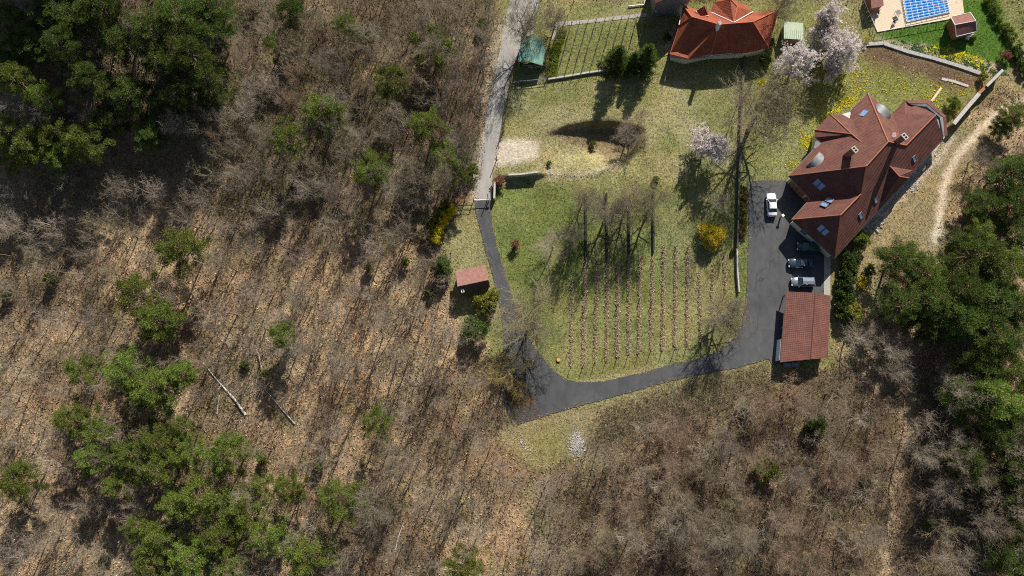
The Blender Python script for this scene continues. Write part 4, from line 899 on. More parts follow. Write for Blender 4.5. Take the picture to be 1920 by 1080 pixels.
for px_, py_, l in ((931, 300, 'tall dark post between the road and the sandy parking spot'), (943, 246, 'dark post at the lower end of the roadside fence'), (915, 372, 'tall thin post casting a long shadow down the drive')):
    p = GV(px_, py_); r_ = thing('post', p, l, 'post'); MB().tube(p+Vector((0, 0, -.2)), p+Vector((0, 0, 2.6)), .09, .07).build('shaft', 'concd', r_); MB().tube(p+Vector((0, 0, 2.6)), p+Vector((0, 0, 2.66)), .11, .06).build('cap', 'zinc', r_)
# boundary of the pool garden: clipped shrubs
# ---------------------------------------------------------------- vehicles
def car(px, py, rz, paint_, label, L=4.45, W=1.76, estate=False):
    c = GV(px, py); c.z += .09; root = thing('parked_car', c, label, 'car', None, rz)
    def ring(x, w_, zb, zt, cr=.0): return [(x, -w_*.92, zb), (x, -w_, zb+.25), (x, -w_*.98, zt-.12), (x, -w_*.86, zt), (x, 0, zt+cr), (x, w_*.86, zt), (x, w_*.98, zt-.12), (x, w_, zb+.25), (x, w_*.92, zb)]
    h2 = L/2; w2 = W/2
    st = [(-h2, .62, .42, .62), (-h2+.06, .78, .3, .8), (-h2+.35, .95, .24, .95 if not estate else .98), (-h2+1.0, 1, .22, .96), (-.4, 1, .22, .93), (.75, 1, .22, .92), (1.15, .99, .22, .9), (h2-.5, .96, .22, .78), (h2-.15, .84, .26, .68), (h2-.03, .66, .34, .58), (h2, .55, .4, .52)]
    v = []; f = []
    for x, ww, zb, zt in st: v += ring(x, w2*ww, zb, zt, .035)
    for i in range(len(st)-1):
        for k in range(8): a = i*9+k; f.append((a, a+9, a+10, a+1))
        a = i*9; f.append((a+8, a+17, a+9, a))
    f.append(tuple(range(9))[::-1]); n = (len(st)-1)*9; f.append(tuple(range(n, n+9)))
    mb = MB(); mb.v = v; mb.f = f; body = mb.build('body', paint_, root, True, True)
    xr0, xr1, xf1, xf0 = (-h2+.18, -h2+.5, .25, 1.05) if estate else (-h2+.75, -h2+1.4, .2, 1.0)
    zb, zr = .92, 1.43 if not estate else 1.48; wb, wr = w2*.9, w2*.70
    rf = [(xr1-.06, -wr, zr), (xf1+.05, -wr, zr), (xf1+.05, wr, zr), (xr1-.06, wr, zr)]
    mb = MB(); nn_ = 6; g = []
    for i in range(nn_+1):
        x = xr1-.06+(xf1-xr1+.11)*i/nn_; zc = .045*math.sin(math.pi*i/nn_); row = [(x, -wr-.03, zr-.05), (x, -wr*.9, zr+zc*.6), (x, 0, zr+.05+zc), (x, wr*.9, zr+zc*.6), (x, wr+.03, zr-.05)]; g.append(row)
    for i in range(nn_):
        for k in range(4): mb.poly([g[i][k], g[i+1][k], g[i+1][k+1], g[i][k+1]])
    mb.build('roof', paint_, root, True, True)
    q = lambda x, s, z, w_: (x, s*w_, z)
    MB().slab([q(xf0, -1, zb, wb*.97), q(xf0, 1, zb, wb*.97), q(xf1, 1, zr-.01, wr*.97), q(xf1, -1, zr-.01, wr*.97)], .03).build('windscreen', 'cglass', root, True)
    MB().slab([q(xr1, -1, zr-.01, wr*.97), q(xr1, 1, zr-.01, wr*.97), q(xr0, 1, zb+.02, wb*.95), q(xr0, -1, zb+.02, wb*.95)], .03).build('rear_window', 'cglass', root, True)
    for s in (-1, 1):
        MB().poly([q(xr0, s, zb, wb), q(xf0, s, zb, wb), q(xf1, s, zr-.02, wr), q(xr1, s, zr-.02, wr)]).build('side_window', 'cglass', root, True)
        mb = MB()
        for (x1, z1, w1), (x2, z2, w2_) in (((xf0, zb, wb), (xf1, zr, wr)), ((xr0, zb, wb), (xr1, zr, wr)), ((-.35, zb, wb), (-.35, zr-.02, wr)), ((xr0, zb, wb), (xf0, zb, wb))): mb.tube((x1, s*w1, z1), (x2, s*w2_, z2), .035, n=5)
        mb.build('window_frame', paint_, root, True)
        MB().box((xf0-.12, s*(w2+.1), .98), (.12, .2, .14)).build('mirror', paint_, root, True, bevel=.03)
        MB().box((h2-.13, s*w2*.66, .63), (.16, .34, .14)).build('headlight', 'lamp', root, True, bevel=.03)
        MB().box((-h2+.08, s*w2*.66, .78), (.12, .3, .16)).build('tail_light', 'tail', root, True, bevel=.03)
        for x in (h2-.85, -h2+.85):
            wh = MB().tube((x, s*(w2-.2), .31), (x, s*(w2+.005), .31), .31, n=20).build('wheel', 'black', root, True)
            MB().tube((x, s*(w2-.02), .31), (x, s*(w2+.015), .31), .19, n=16).build('rim', 'chrome', root, True).parent = wh
    MB().box((0, 0, .24), (L*.8, W*.7, .1)).build('underbody', 'black', root, True)
    return root
car(1444.5, 386, R(90), 'carw', 'white saloon car parked alone facing up the asphalt yard', 4.5, 1.78)
car(1513, 466, R(172), 'carg', 'dark green car in the shade under the house eaves', 4.2, 1.72, True)
car(1498.5, 495, R(180), 'carb', 'dark blue saloon between the green and the silver cars', 4.5, 1.76)
car(1503, 530, R(180), 'silver', 'silver estate car beside the carport', 4.3, 1.74, True)
c = GV(1463, 408); b_ = thing('pillar', c, 'small square white topped pillar beside the white car', 'pillar')
MB().box(c+Vector((0, 0, .7)), (.22, .22, 1.4), .6).build('shaft', 'concd', b_, bevel=.02); MB().box(c+Vector((0, 0, 1.46)), (.48, .48, .16), .6).build('cap', 'white', b_, bevel=.03)
# small loose things
def log(name, pts, r0, r1, label, m='deadw', branches=(), cat='fallen tree', lift=.25):
    g = [GV(*p)+Vector((0, 0, lift)) for p in pts]; root = thing(name, g[0]-Vector((0, 0, lift)), label, cat); n = len(g)-1; mb = MB()
    for i in range(n): mb.tube(g[i], g[i+1], r0+(r1-r0)*i/n, r0+(r1-r0)*(i+1)/n, 8)
    mb.build('trunk', m, root)
    for p, q in branches: MB().tube(GV(*p)+Vector((0, 0, lift+.1)), GV(*q)+Vector((0, 0, lift+.5)), .06, .02, 5).build('branch', m, root)
Z7 = lambda a, b: (320+a/4.91, 600+b/4.91)
log('fallen_tree', [Z7(695, 875), Z7(600, 740), Z7(510, 640), Z7(420, 540), Z7(300, 390)], .22, .05, 'thick pale fallen trunk with broken branches on the leafy slope', branches=[(Z7(520, 610), Z7(600, 520)), (Z7(610, 745), Z7(640, 705)), (Z7(670, 815), Z7(770, 750)), (Z7(480, 590), Z7(450, 640)), (Z7(560, 700), Z7(590, 660)), (Z7(450, 560), Z7(560, 490))])
log('fallen_tree', [Z7(1145, 955), Z7(1030, 825), Z7(930, 705), Z7(835, 600)], .12, .04, 'thin pale fallen trunk right of the thick one', branches=[(Z7(960, 740), Z7(900, 690)), (Z7(900, 650), Z7(885, 580))])
log('fallen_tree', [Z7(432, 865), Z7(442, 775), Z7(452, 690)], .1, .06, 'short white broken log left of the thick fallen trunk')
log('fallen_tree', [Z7(845, 440), Z7(825, 340), Z7(800, 270)], .1, .04, 'short white leaning stem above the small green sapling', lift=.6)
log('fallen_tree', [(740, 1037), (748, 1005), (757, 980)], .08, .04, 'slim white fallen stem in the lower middle wood')
log('plank', [(1746, 191), (1764, 166)], .25, .25, 'pale timber plank lying on the lawn beside the terrace', 'deck', cat='plank', lift=.1)
c = GV(1047, 675); s_ = thing('stump', c, 'orange sawn tree stump in the grass beside the vineyard', 'stump')
MB().tube(c+Vector((0, 0, -.1)), c+Vector((0, 0, .32)), .36, .33, 14).build('trunk', 'bark', s_); MB().tube(c+Vector((0, 0, .32)), c+Vector((0, 0, .345)), .31, .31, 14).build('cut_face', 'orange', s_)
def rocks(n, cx, cy, sx, sy, label, smin=.08, smax=.3, seed=0, ang=0, m='rock', name='rock_pile', cat='rocks'):
    g = random.Random(seed); bm = bmesh.new()
    for k in range(n):
        a, b = g.gauss(0, .5), g.gauss(0, .5); u = a*sx; v = b*sy; px_ = cx+u*math.cos(ang)-v*math.sin(ang); py_ = cy+u*math.sin(ang)+v*math.cos(ang)
        p = GV(px_, py_); s = g.uniform(smin, smax); mx = Matrix.Translation(p+Vector((0, 0, s*.25))) @ Matrix.Rotation(g.random()*6, 4, 'Z') @ Matrix.Diagonal((s, s*g.uniform(.6, 1), s*g.uniform(.4, .8), 1))
        r = bmesh.ops.create_icosphere(bm, subdivisions=1, radius=1, matrix=mx)
        for v_ in r['verts']: v_.co += Vector((g.uniform(-1, 1), g.uniform(-1, 1), g.uniform(-1, 1)))*s*.18
    me = bpy.data.meshes.new(name); bm.to_mesh(me); bm.free(); me.materials.append(M[m]); tag(link(name, me), label, cat, kind='stuff')
rocks(520, 1080, 832, 12, 18, 'heap of pale limestone rubble on the straw coloured verge', .05, .18, 1)
rocks(40, 982, 835, 16, 6, 'scattered grey stones left of the rubble heap', .06, .2, 9, .9, 'stone')
rocks(170, 1711, 347, 14, 12, 'round heap of pale rubble beside the dormer', .06, .22, 2)
rocks(260, 1690, 360, 80, 3.5, 'ragged line of pale stones along the gravel margin behind the brown house', .06, .24, 3, -.83)
rocks(110, 1642, 420, 17, 10, 'pale rubble next to the green bush at the house corner', .1, .38, 4, -.6)
rocks(60, 1255, 75, 5, 20, 'stones edging the terracotta terrace', .1, .3, 5, .3, 'stone')
rocks(100, 1735, 100, 60, 7, 'pale stones between the rockery plants', .08, .2, 6, .24)
# ---------------------------------------------------------------- vineyards
ZV = lambda a, b: (1020+a/2.77, 330+b/2.77)
rows = [((148, 530), (139, 990)), ((215, 440), (203, 985)), ((278, 480), (262, 970)), ((330, 440), (324, 955)), ((384, 440), (380, 940)), ((442, 410), (438, 925)), ((502, 430), (490, 922)), ((566, 430), (554, 905)),
        ((622, 375), (614, 905)), ((684, 370), (677, 900)), ((748, 370), (740, 885)), ((806, 500), (812, 868)), ((878, 440), (868, 750)), ((930, 380), (940, 605))]
ordn = ['first', 'second', 'third', 'fourth', 'fifth', 'sixth', 'seventh', 'eighth', 'ninth', 'tenth', 'eleventh', 'twelfth', 'thirteenth', 'fourteenth', 'fifteenth']
vg = random.Random(8)
for i, (a, b) in enumerate(rows):
    A, B_ = GV(*ZV(*a)), GV(*ZV(*b)); root = thing('vine_row', B_, ordn[i]+' mulched vine row from the left in the lower vineyard', 'vine row', 'mulched rows of the lower vineyard')
    L = (B_-A).length; dens = [14, 26, 22, 24, 26, 24, 24, 22, 24, 18, 20, 15, 13, 9][i]; n = int(L*dens); cen = []
    for k in range(n):
        t = vg.random(); p = A.lerp(B_, t); wv = .15*(.6+.8*float(vn(t*L, i*7.7, 2.1, 4))); cen.append((p.x+vg.gauss(0, wv), p.y+vg.gauss(0, .2), p.z+.05+vg.random()*.1))
    Vv, Fv, t_ = clumps(cen, [.17]*n, 15, .11, .065, .6, .2, 40+i, .1); link('mulch', npmesh('mulch', Vv-np.array(B_[:])[None], Fv, 'mulch', tint=t_), root)
    seg_ = []; vine = []
    for k in range(int(L/1.1)):
        p = A.lerp(B_, (k+.5)/(L/1.1)); q = p+Vector((vg.gauss(0, .06), vg.gauss(0, .06), vg.uniform(.2, .4))); vine.append((*(p-B_), *(q-B_), .03, .02))
        for m_ in range(2): e = q+Vector((vg.gauss(0, .05), vg.uniform(-.2, .2), vg.uniform(.05, .15))); vine.append((*(q-B_), *(e-B_), .012, .006))
    link('vines', segmesh('vines', vine, 'bark', 4), root)
    posts = [B_, A] if i in (0, 1, 2, 3, 4, 5, 6, 7, 8, 9, 10) else [B_]
    if i in (1, 2, 3, 4, 5, 6, 7): posts.append(A.lerp(B_, .42 + .05*math.sin(i*2.1)))
    for p in posts: MB().tube(p+Vector((0, 0, -.1)), p+Vector((0, 0, 1.75)), .055, .05, 6).build('post', 'wood', root)
    if i < 11: MB().path([B_+Vector((0, 0, .9)), A+Vector((0, 0, .9))], .012, 4).build('wire', 'zinc', root)
for i, (a, b, l) in enumerate((((217, 95), (217, 445), 'leftmost of the four straight black strips under the bare trees'), ((322, 95), (328, 435), 'second from the left of the four straight black strips under the bare trees'),
                               ((441, 130), (442, 405), 'third from the left of the four straight black strips under the bare trees'), ((566, 90), (567, 395), 'rightmost of the four straight black strips under the bare trees'))):
    A, B_ = GV(*ZV(*a)), GV(*ZV(*b)); root = thing('black_strip', A, l, 'netting', 'straight black strips in the vineyard'); n = 14; mb = MB(); pr = A+Vector((0, 0, .75))
    mb.prism([(A.x-.16, A.y), (A.x+.16, A.y), (B_.x+.16, B_.y), (B_.x-.16, B_.y)], A.z-.3, A.z+.62)  # plain near-black raised strip, straight along the row
    mb.build('net', 'net', root)
    for t in (0, .33, .66, 1): p = A.lerp(B_, t); MB().tube(p+Vector((0, 0, -.1)), p+Vector((0, 0, 1.3)), .05, n=6).build('post', 'wood', root)
Z5 = lambda a, b: (900+a/4.5, b/4.5)
up = [((708, 215), (640, 450), (578, 665)), ((770, 212), (705, 450), (645, 650)), ((838, 203), (775, 425), (715, 640)), ((908, 197), (840, 435), (785, 635)), ((978, 187), (908, 418), (855, 620)), ((1050, 182), (985, 402), (928, 600)),
      ((1118, 175), (1055, 398), (1003, 590)), ((1188, 170), (1120, 400), (1070, 570)), ((1250, 162), (1192, 385), (1140, 520)), ((1325, 156), (1264, 385), (1225, 500)), ((1400, 152), (1332, 380), (1310, 450)), ((1470, 150), (1400, 370), (1380, 430)), ((1530, 150), (1472, 350), (1460, 390))]
for i, (a, b, c) in enumerate(up):
    g = [GV(*Z5(*q)) for q in (a, b, c)]; root = thing('vine_row', g[2], ordn[i]+' thin trellis row from the left in the upper vineyard', 'vine row', 'trellis rows of the upper vineyard'); S = []
    for p, q in zip(g[:-1], g[1:]):
        L = (q-p).length
        for k in range(int(L/.5)):
            s = p.lerp(q, (k+vg.random())/(L/.5)); u = s+Vector((vg.gauss(0, .05), vg.gauss(0, .05), vg.uniform(.5, .9))); S.append((*(s-g[2]), *(u-g[2]), .04, .03))
            for m_ in range(4): e = u+(q-p).normalized()*vg.uniform(-.7, .7)+Vector((vg.gauss(0, .08), vg.gauss(0, .08), vg.uniform(-.1, .4))); S.append((*(u-g[2]), *(e-g[2]), .025, .012))
    link('vines', segmesh('vines', S, 'bark', 4), root)
    for p in g: MB().tube(p+Vector((0, 0, -.1)), p+Vector((0, 0, 1.5)), .05, n=6).build('post', 'concd', root)
    mb = MB()
    for z in (.6, 1.1, 1.45): mb.path([p+Vector((0, 0, z)) for p in g], .012, 4)
    mb.build('wires', 'net', root)
# hedges built of foliage clumps along a line
def hedge(pts, wid, hh, m, label, seed, dens=7, blade=.15, per=60, name='hedge', cat='hedge', group=None, rad=.3, td=.03):
    g = [GV(*p) for p in pts]; root = thing(name, g[0], label, cat, group); rg = random.Random(seed); cen = []; S = []
    for a, b in zip(g[:-1], g[1:]):
        d = b-a; L = d.length; d.normalize(); nr = Vector((-d.y, d.x, 0))
        for k in range(int(L*dens*max(1, wid))):
            f = rg.random(); o = rg.uniform(-.5, .5); p = a.lerp(b, f)+nr*o*wid; z = hh*rg.uniform(.25, 1)*(1-abs(o)*.5); cen.append(tuple(p+Vector((0, 0, z))-g[0]))
        for k in range(int(L*2)):
            p = a.lerp(b, rg.random())-g[0]; S.append((*p, p.x+rg.gauss(0, .2), p.y+rg.gauss(0, .2), p.z+hh*.8, .03, .01))
    Vv, Fv, t = clumps(cen, [rad]*len(cen), per, blade, blade*.4, .8, .25, seed, td)
    link('stems', segmesh('hedge_stems', S, 'twig', 4), root); link('foliage', npmesh('hedge_foliage', Vv, Fv, m, tint=t), root); return root
hedge([Z5(700, 240), Z5(640, 430), Z5(598, 650)], 1.7, .55, 'lime', 'low bright green hedge strip at the left edge of the upper vineyard', 1, 22, .09, 60, rad=.2)
hedge([(1391, 352), (1391, 400), (1389, 442)], 1.5, 1.2, 'mixed', 'green and pink flowering hedge along the left edge of the yard', 2, 12, .14, 80, td=.15)
hedge([(1592, 480), (1582, 530), (1578, 570), (1580, 598)], 2.6, 2.6, 'pined', 'tall dark evergreen hedge behind the carport wall', 3, 9, .25, 110, rad=.5)
hedge([(846, 385), (826, 405), (812, 430), (805, 455)], 2.6, 2.0, 'leafy', 'straggling green forsythia hedge at the edge of the wood above the hut', 4, 7, .2, 90, rad=.45)
hedge([(851, 393), (835, 412), (824, 438), (818, 458)], 1.5, 2.7, 'yellow', 'yellow flowering side of the forsythia hedge above the hut', 5, 12, .15, 60, rad=.35)
hedge([(1615, 520), (1612, 545)], 1.0, 1.3, 'yellow', 'small yellow forsythia beside the dark evergreen hedge', 6, 9, .14, 50, rad=.3)
hedge([(1849, 0), (1868, 35), (1885, 62), (1900, 85)], 1.6, 1.5, 'leaf', 'row of clipped shrubs along the boundary right of the vivid lawn', 7, 7, .16, 80)
hedge([(1900, 88), (1912, 125), (1926, 150)], 1.8, 1.6, 'pined', 'darker lower end of the boundary shrub row at the right edge', 8, 6, .2, 80)
fence([(1845, -5), (1862, 35), (1882, 68), (1900, 100), (1912, 140)], 'wire fence along the boundary shrubs right of the vivid lawn', 1.5, 4, .02, .05, 'concd', 'net')
# ---------------------------------------------------------------- named trees
GT = 'green pines of the wood'
def pines(lst):
    for i_, (px_, py_, r_, h_, key, lab) in enumerate(lst):
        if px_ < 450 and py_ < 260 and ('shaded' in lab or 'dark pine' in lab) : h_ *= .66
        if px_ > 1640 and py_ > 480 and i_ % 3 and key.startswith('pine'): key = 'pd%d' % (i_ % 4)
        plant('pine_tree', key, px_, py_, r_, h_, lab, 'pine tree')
pines([
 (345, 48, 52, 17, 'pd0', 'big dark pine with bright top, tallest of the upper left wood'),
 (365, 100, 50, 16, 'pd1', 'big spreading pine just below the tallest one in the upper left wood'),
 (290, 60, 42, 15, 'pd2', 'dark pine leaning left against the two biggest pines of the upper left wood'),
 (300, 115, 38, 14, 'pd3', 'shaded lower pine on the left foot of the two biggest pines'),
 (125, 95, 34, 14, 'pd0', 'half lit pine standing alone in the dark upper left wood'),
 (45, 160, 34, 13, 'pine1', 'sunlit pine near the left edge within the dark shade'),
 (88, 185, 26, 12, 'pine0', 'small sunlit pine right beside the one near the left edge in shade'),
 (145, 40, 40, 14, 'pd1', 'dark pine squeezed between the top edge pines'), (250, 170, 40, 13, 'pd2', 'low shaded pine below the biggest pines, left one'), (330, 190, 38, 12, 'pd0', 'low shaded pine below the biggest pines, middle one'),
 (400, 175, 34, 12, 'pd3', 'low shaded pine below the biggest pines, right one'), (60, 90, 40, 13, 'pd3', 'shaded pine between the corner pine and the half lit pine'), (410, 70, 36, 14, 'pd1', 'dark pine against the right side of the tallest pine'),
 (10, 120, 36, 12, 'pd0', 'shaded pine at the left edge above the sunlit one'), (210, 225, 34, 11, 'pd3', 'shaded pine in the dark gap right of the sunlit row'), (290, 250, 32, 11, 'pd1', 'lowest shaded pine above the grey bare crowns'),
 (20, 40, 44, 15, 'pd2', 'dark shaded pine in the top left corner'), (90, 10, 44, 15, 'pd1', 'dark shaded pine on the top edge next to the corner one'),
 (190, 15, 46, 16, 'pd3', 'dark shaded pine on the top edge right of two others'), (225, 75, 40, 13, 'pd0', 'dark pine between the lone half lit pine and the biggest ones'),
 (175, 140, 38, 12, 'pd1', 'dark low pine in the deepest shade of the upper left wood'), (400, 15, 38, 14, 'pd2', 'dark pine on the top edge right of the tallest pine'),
 (15, 245, 38, 12, 'pine2', 'pine at the left edge, first of the sunlit row above the brown slope'), (60, 270, 42, 12, 'pine3', 'second pine from the left in the sunlit row above the brown slope'),
 (120, 262, 36, 12, 'pine0', 'middle pine of the sunlit row above the brown slope'), (165, 262, 42, 13, 'pine4', 'rightmost pine of the sunlit row above the brown slope'),
 (105, 300, 34, 11, 'pine5', 'front pine below the middle of the sunlit row'), (20, 295, 32, 11, 'pine1', 'front pine at the left edge below the sunlit row'),
 (655, 50, 30, 12, 'pt0', 'thin dull pine in the upper wood left of the ivy tree'), (692, 78, 16, 10, 'pt1', 'small thin pine touching the dull one in the upper wood'),
 (545, 15, 34, 12, 'pd2', 'greyish pine on the top edge above the bare wood'), (515, 90, 18, 10, 'pt0', 'faint green pine among bare crowns below the greyish one'),
 (735, 150, 38, 13, 'pine1', 'umbrella pine with a two stemmed trunk in the upper middle wood'), (610, 208, 42, 12, 'pine3', 'broad flat pine left of the umbrella pine'),
 (545, 268, 38, 12, 'pine2', 'round pine lower left of the broad flat one'), (800, 233, 40, 12, 'pine5', 'tall dark green pine nearest the upper road'),
 (695, 322, 36, 11, 'pine0', 'pine of middle size above the shaded hollow'), 
 (845, 300, 36, 10, 'pt1', 'loose green pine near the road below the tall one'), (858, 332, 30, 8, 'pt0', 'lowest loose green pine near the road'),
 (345, 464, 45, 13, 'pine3', 'uppermost of the three stepped pines on the brown slope'), (272, 548, 45, 12, 'pine4', 'middle of the three stepped pines on the brown slope'),
 (308, 608, 46, 12, 'pine5', 'lowest of the three stepped pines on the brown slope'), (530, 624, 27, 10, 'pine1', 'small lone pine near the fallen trunks'),
 (155, 695, 30, 10, 'pine2', 'leftmost pine of the patch beside the fallen trunks'), (232, 695, 40, 12, 'pine0', 'upper left pine of the patch beside the fallen trunks'),
 (295, 722, 44, 12, 'pine3', 'largest pine in the middle of the patch beside the fallen trunks'), (352, 706, 30, 11, 'pine5', 'pine of the patch closest to the thick fallen trunk'),
 (262, 748, 26, 10, 'pine4', 'lower pine of the patch beside the fallen trunks'),
 (150, 790, 36, 11, 'pine1', 'upper left pine of the big lower left clump'), (190, 815, 34, 11, 'pt0', 'sparse pine on the left shoulder of the big lower left clump'), (185, 862, 34, 11, 'pine5', 'pine at the left edge of the big lower left clump'),
 (240, 855, 30, 11, 'pine0', 'second pine along the upper side of the big lower left clump'), (300, 830, 36, 12, 'pine3', 'pine at the top of the big lower left clump'), (345, 800, 26, 11, 'pt1', 'thin pine sticking out above the big lower left clump'),
 (300, 880, 38, 12, 'pine2', 'pine in the middle left of the big lower left clump'), (355, 855, 34, 12, 'pine4', 'pine just right of the top one in the big lower left clump'), (425, 855, 42, 13, 'pine1', 'broad pine on the upper right of the big lower left clump'),
 (225, 905, 26, 10, 'pine3', 'small pine below the left edge of the big lower left clump'), (380, 925, 46, 13, 'pine0', 'biggest pine in the centre of the big lower left clump'), (330, 950, 34, 12, 'pine5', 'pine left below the centre of the big lower left clump'),
 (265, 985, 24, 10, 'pine2', 'small pine left of the lowest part of the big lower left clump'), (310, 1010, 38, 12, 'pine4', 'pine near the bottom left of the big lower left clump'), (300, 1058, 36, 12, 'pine1', 'pine on the bottom edge at the left of the big lower left clump'),
 (365, 1045, 40, 12, 'pine3', 'pine on the bottom edge in the middle of the big lower left clump'), (425, 1010, 40, 12, 'pine5', 'bright pine low in the big lower left clump'), (440, 1065, 30, 11, 'pine2', 'pine on the bottom edge at the right of the big lower left clump'),
 (465, 945, 42, 12, 'pine4', 'pine on the right side of the big lower left clump'), (500, 1000, 36, 12, 'pine0', 'pine at the lower right of the big lower left clump'), (500, 905, 28, 10, 'pt0', 'thin pine at the upper right of the big lower left clump'),
 (548, 918, 28, 11, 'pine1', 'rightmost pine of the big lower left clump'), (35, 895, 36, 11, 'pine3', 'lone pine at the left edge below the brown slope'),
 (643, 932, 40, 13, 'pine0', 'lush pine with a dead grey limb beside it, right of the big clump'), (588, 1035, 46, 12, 'pine4', 'yellowish pine near the bottom edge right of the big clump'),
 (706, 786, 29, 11, 'pine2', 'small round pine alone in the middle of the brown wood'), (870, 1062, 38, 11, 'pine1', 'pine on the bottom edge in the middle of the picture'),
 (1735, 518, 30, 9, 'pine0', 'pine at the edge of the dirt path in the right wood'), (1690, 492, 40, 9, 'pd0', 'rounded dark evergreen standing forward on the straw grass'),
 (1835, 468, 42, 11, 'pd1', 'dark pine beside the dirt path at the top of the right wood'), (1880, 500, 42, 12, 'pine3', 'pine near the right edge behind the path side pine'),
 (1700, 570, 36, 10, 'pd2', 'shaded dark pine below the forward evergreen'), (1752, 565, 42, 11, 'pine1', 'yellowish pine right of the shaded dark pine'), (1800, 540, 38, 12, 'pd3', 'dark pine in the heart of the right wood'),
 (1850, 560, 42, 12, 'pine5', 'pine in the right wood below the two near the path'), (1905, 575, 38, 12, 'pine2', 'pine at the right edge halfway down the frame'), (1735, 605, 30, 10, 'pd1', 'small dark pine under the yellowish one in the right wood'),
 (1812, 612, 42, 12, 'pine0', 'bright pine overhanging the dark gap in the right wood'), (1870, 640, 44, 13, 'pine4', 'broad pine at the lower right of the pine wood'), (1908, 700, 38, 12, 'pine3', 'pine at the right edge below the broad one'),
 (1840, 690, 32, 11, 'pd3', 'low dark pine beneath the broad one'), (1815, 735, 38, 12, 'pine1', 'pine with tan tipped crown in the lower right wood'), (1872, 745, 44, 13, 'pine5', 'tall pine right of the tan tipped one'),
 (1910, 800, 36, 12, 'pine2', 'pine at the right edge under the tall lower right pine'), (1808, 862, 30, 11, 'pine4', 'single pine among bare crowns in the lower right wood'), (1905, 870, 32, 12, 'pd0', 'dark pine at the right edge in the lower right wood'),
 (1912, 925, 36, 12, 'pd1', 'dark pine at the right edge low in the frame'), (1900, 985, 32, 11, 'pd2', 'dark pine just above the bottom right corner one'), (1868, 815, 30, 11, 'pd3', 'dark pine left of the right edge in the lower right wood'), (1870, 905, 26, 10, 'pd1', 'small dark pine among pale twigs near the lower right edge'),
 (1895, 1050, 38, 12, 'pine0', 'pine in the bottom right corner'), (1885, 330, 42, 9, 'pd1', 'dark bushy evergreen by the right edge above the shrubs'), (1840, 375, 30, 7, 'pd2', 'low dark evergreen right of the bend in the path'),
 (1905, 380, 34, 9, 'pd3', 'dark evergreen at the right edge beside the shrubs'), (1895, 218, 26, 6, 'pine3', 'green evergreen at the right edge where the path enters'), (1874, 240, 18, 4, 'pd2', 'small round evergreen below the path mouth'),
 (1840, 440, 26, 7, 'pine2', 'bright low pine between shrubs and path'), (1910, 440, 30, 8, 'pd0', 'dark pine at the right edge above the pine wood'),
])
for a in ((1160, 102, 31, 8.5, 'fir0', 'left one of the two spiky firs below the upper vineyard'), (1215, 98, 30, 8, 'fir1', 'right one of the two spiky firs, next to the terracotta terrace'), (1190, 108, 20, 6, 'fir2', 'small fir squeezed between the two spiky ones')):
    plant('fir_tree', a[4], a[0], a[1], a[2], a[3], a[5], 'fir tree')
for a in ((1497, 118, 36, 7, 'blo0', 'blossom tree nearest the pale green shed'), (1546, 42, 34, 7, 'blo1', 'pale blossom tree at the back, near the top edge'), (1574, 88, 40, 7.5, 'blo0', 'blossom tree furthest right beside the soil bank'),
          (1552, 76, 22, 6, 'blo0', 'blossom tree in the middle between the back one and the rightmost one'), (1560, 128, 22, 6, 'blo1', 'low blossom tree in front of the furthest right one'), (1331, 266, 38, 7, 'blo1', 'lone pink blossom tree on the meadow')):
    plant('blossom_tree', a[4], *a[:4], a[5], 'blossom tree')
for a in ((995, 598, 58, 9, 'g0', 'large bare tree at the bend of the drive casting a forked shadow'), (1357, 590, 44, 8, 'g1', 'bare bushy tree beside the curve of the asphalt'),
          (1432, 208, 72, 14, 'g2', 'biggest bare tree, beside the dark boundary wall'), (1140, 400, 44, 9, 'g1', 'bare spreading tree over the second black strip'), (1092, 378, 26, 7, 'g0', 'slim bare tree over the leftmost black strip'),
          (1178, 385, 36, 8, 'g2', 'bare tree over the third black strip'), (1222, 385, 36, 9, 'g0', 'bare tree over the rightmost black strip'), (1078, 440, 22, 7, 'g1', 'small bare tree left of the black strips'),
          (950, 692, 46, 7, 'g3', 'olive yellow bare tree overhanging the left edge of the asphalt turning area'), (1038, 455, 42, 6, 'd1', 'dense grey bare tree standing alone on the lawn'), (1352, 383, 30, 5, 'd3', 'tangled grey bare tree above the golden bush'),
          (1395, 180, 24, 7, 'd2', 'brown twiggy tree left of the biggest bare tree'), (1180, 250, 46, 6, 'd0', 'brown tangled tree in the dark hollow'), (1198, 225, 22, 5, 'd2', 'small brown tree at the upper rim of the hollow'),
          (985, 45, 42, 10, 'g2', 'bare tree overhanging the upper road beside the tin shed'), (1040, 35, 26, 6, 'g1', 'yellowish bare tree at the end of the paved path'),
          (1462, 12, 30, 8, 'g0', 'dark bare tree against the orange roofed house'), (1545, 45, 14, 6, 'g2', 'thin bare tree within the pale blossom'), (1012, 60, 20, 6, 'w3', 'slender bare tree above the tin roof')):
    plant('bare_tree', a[4], *a[:4], a[5], 'bare tree')
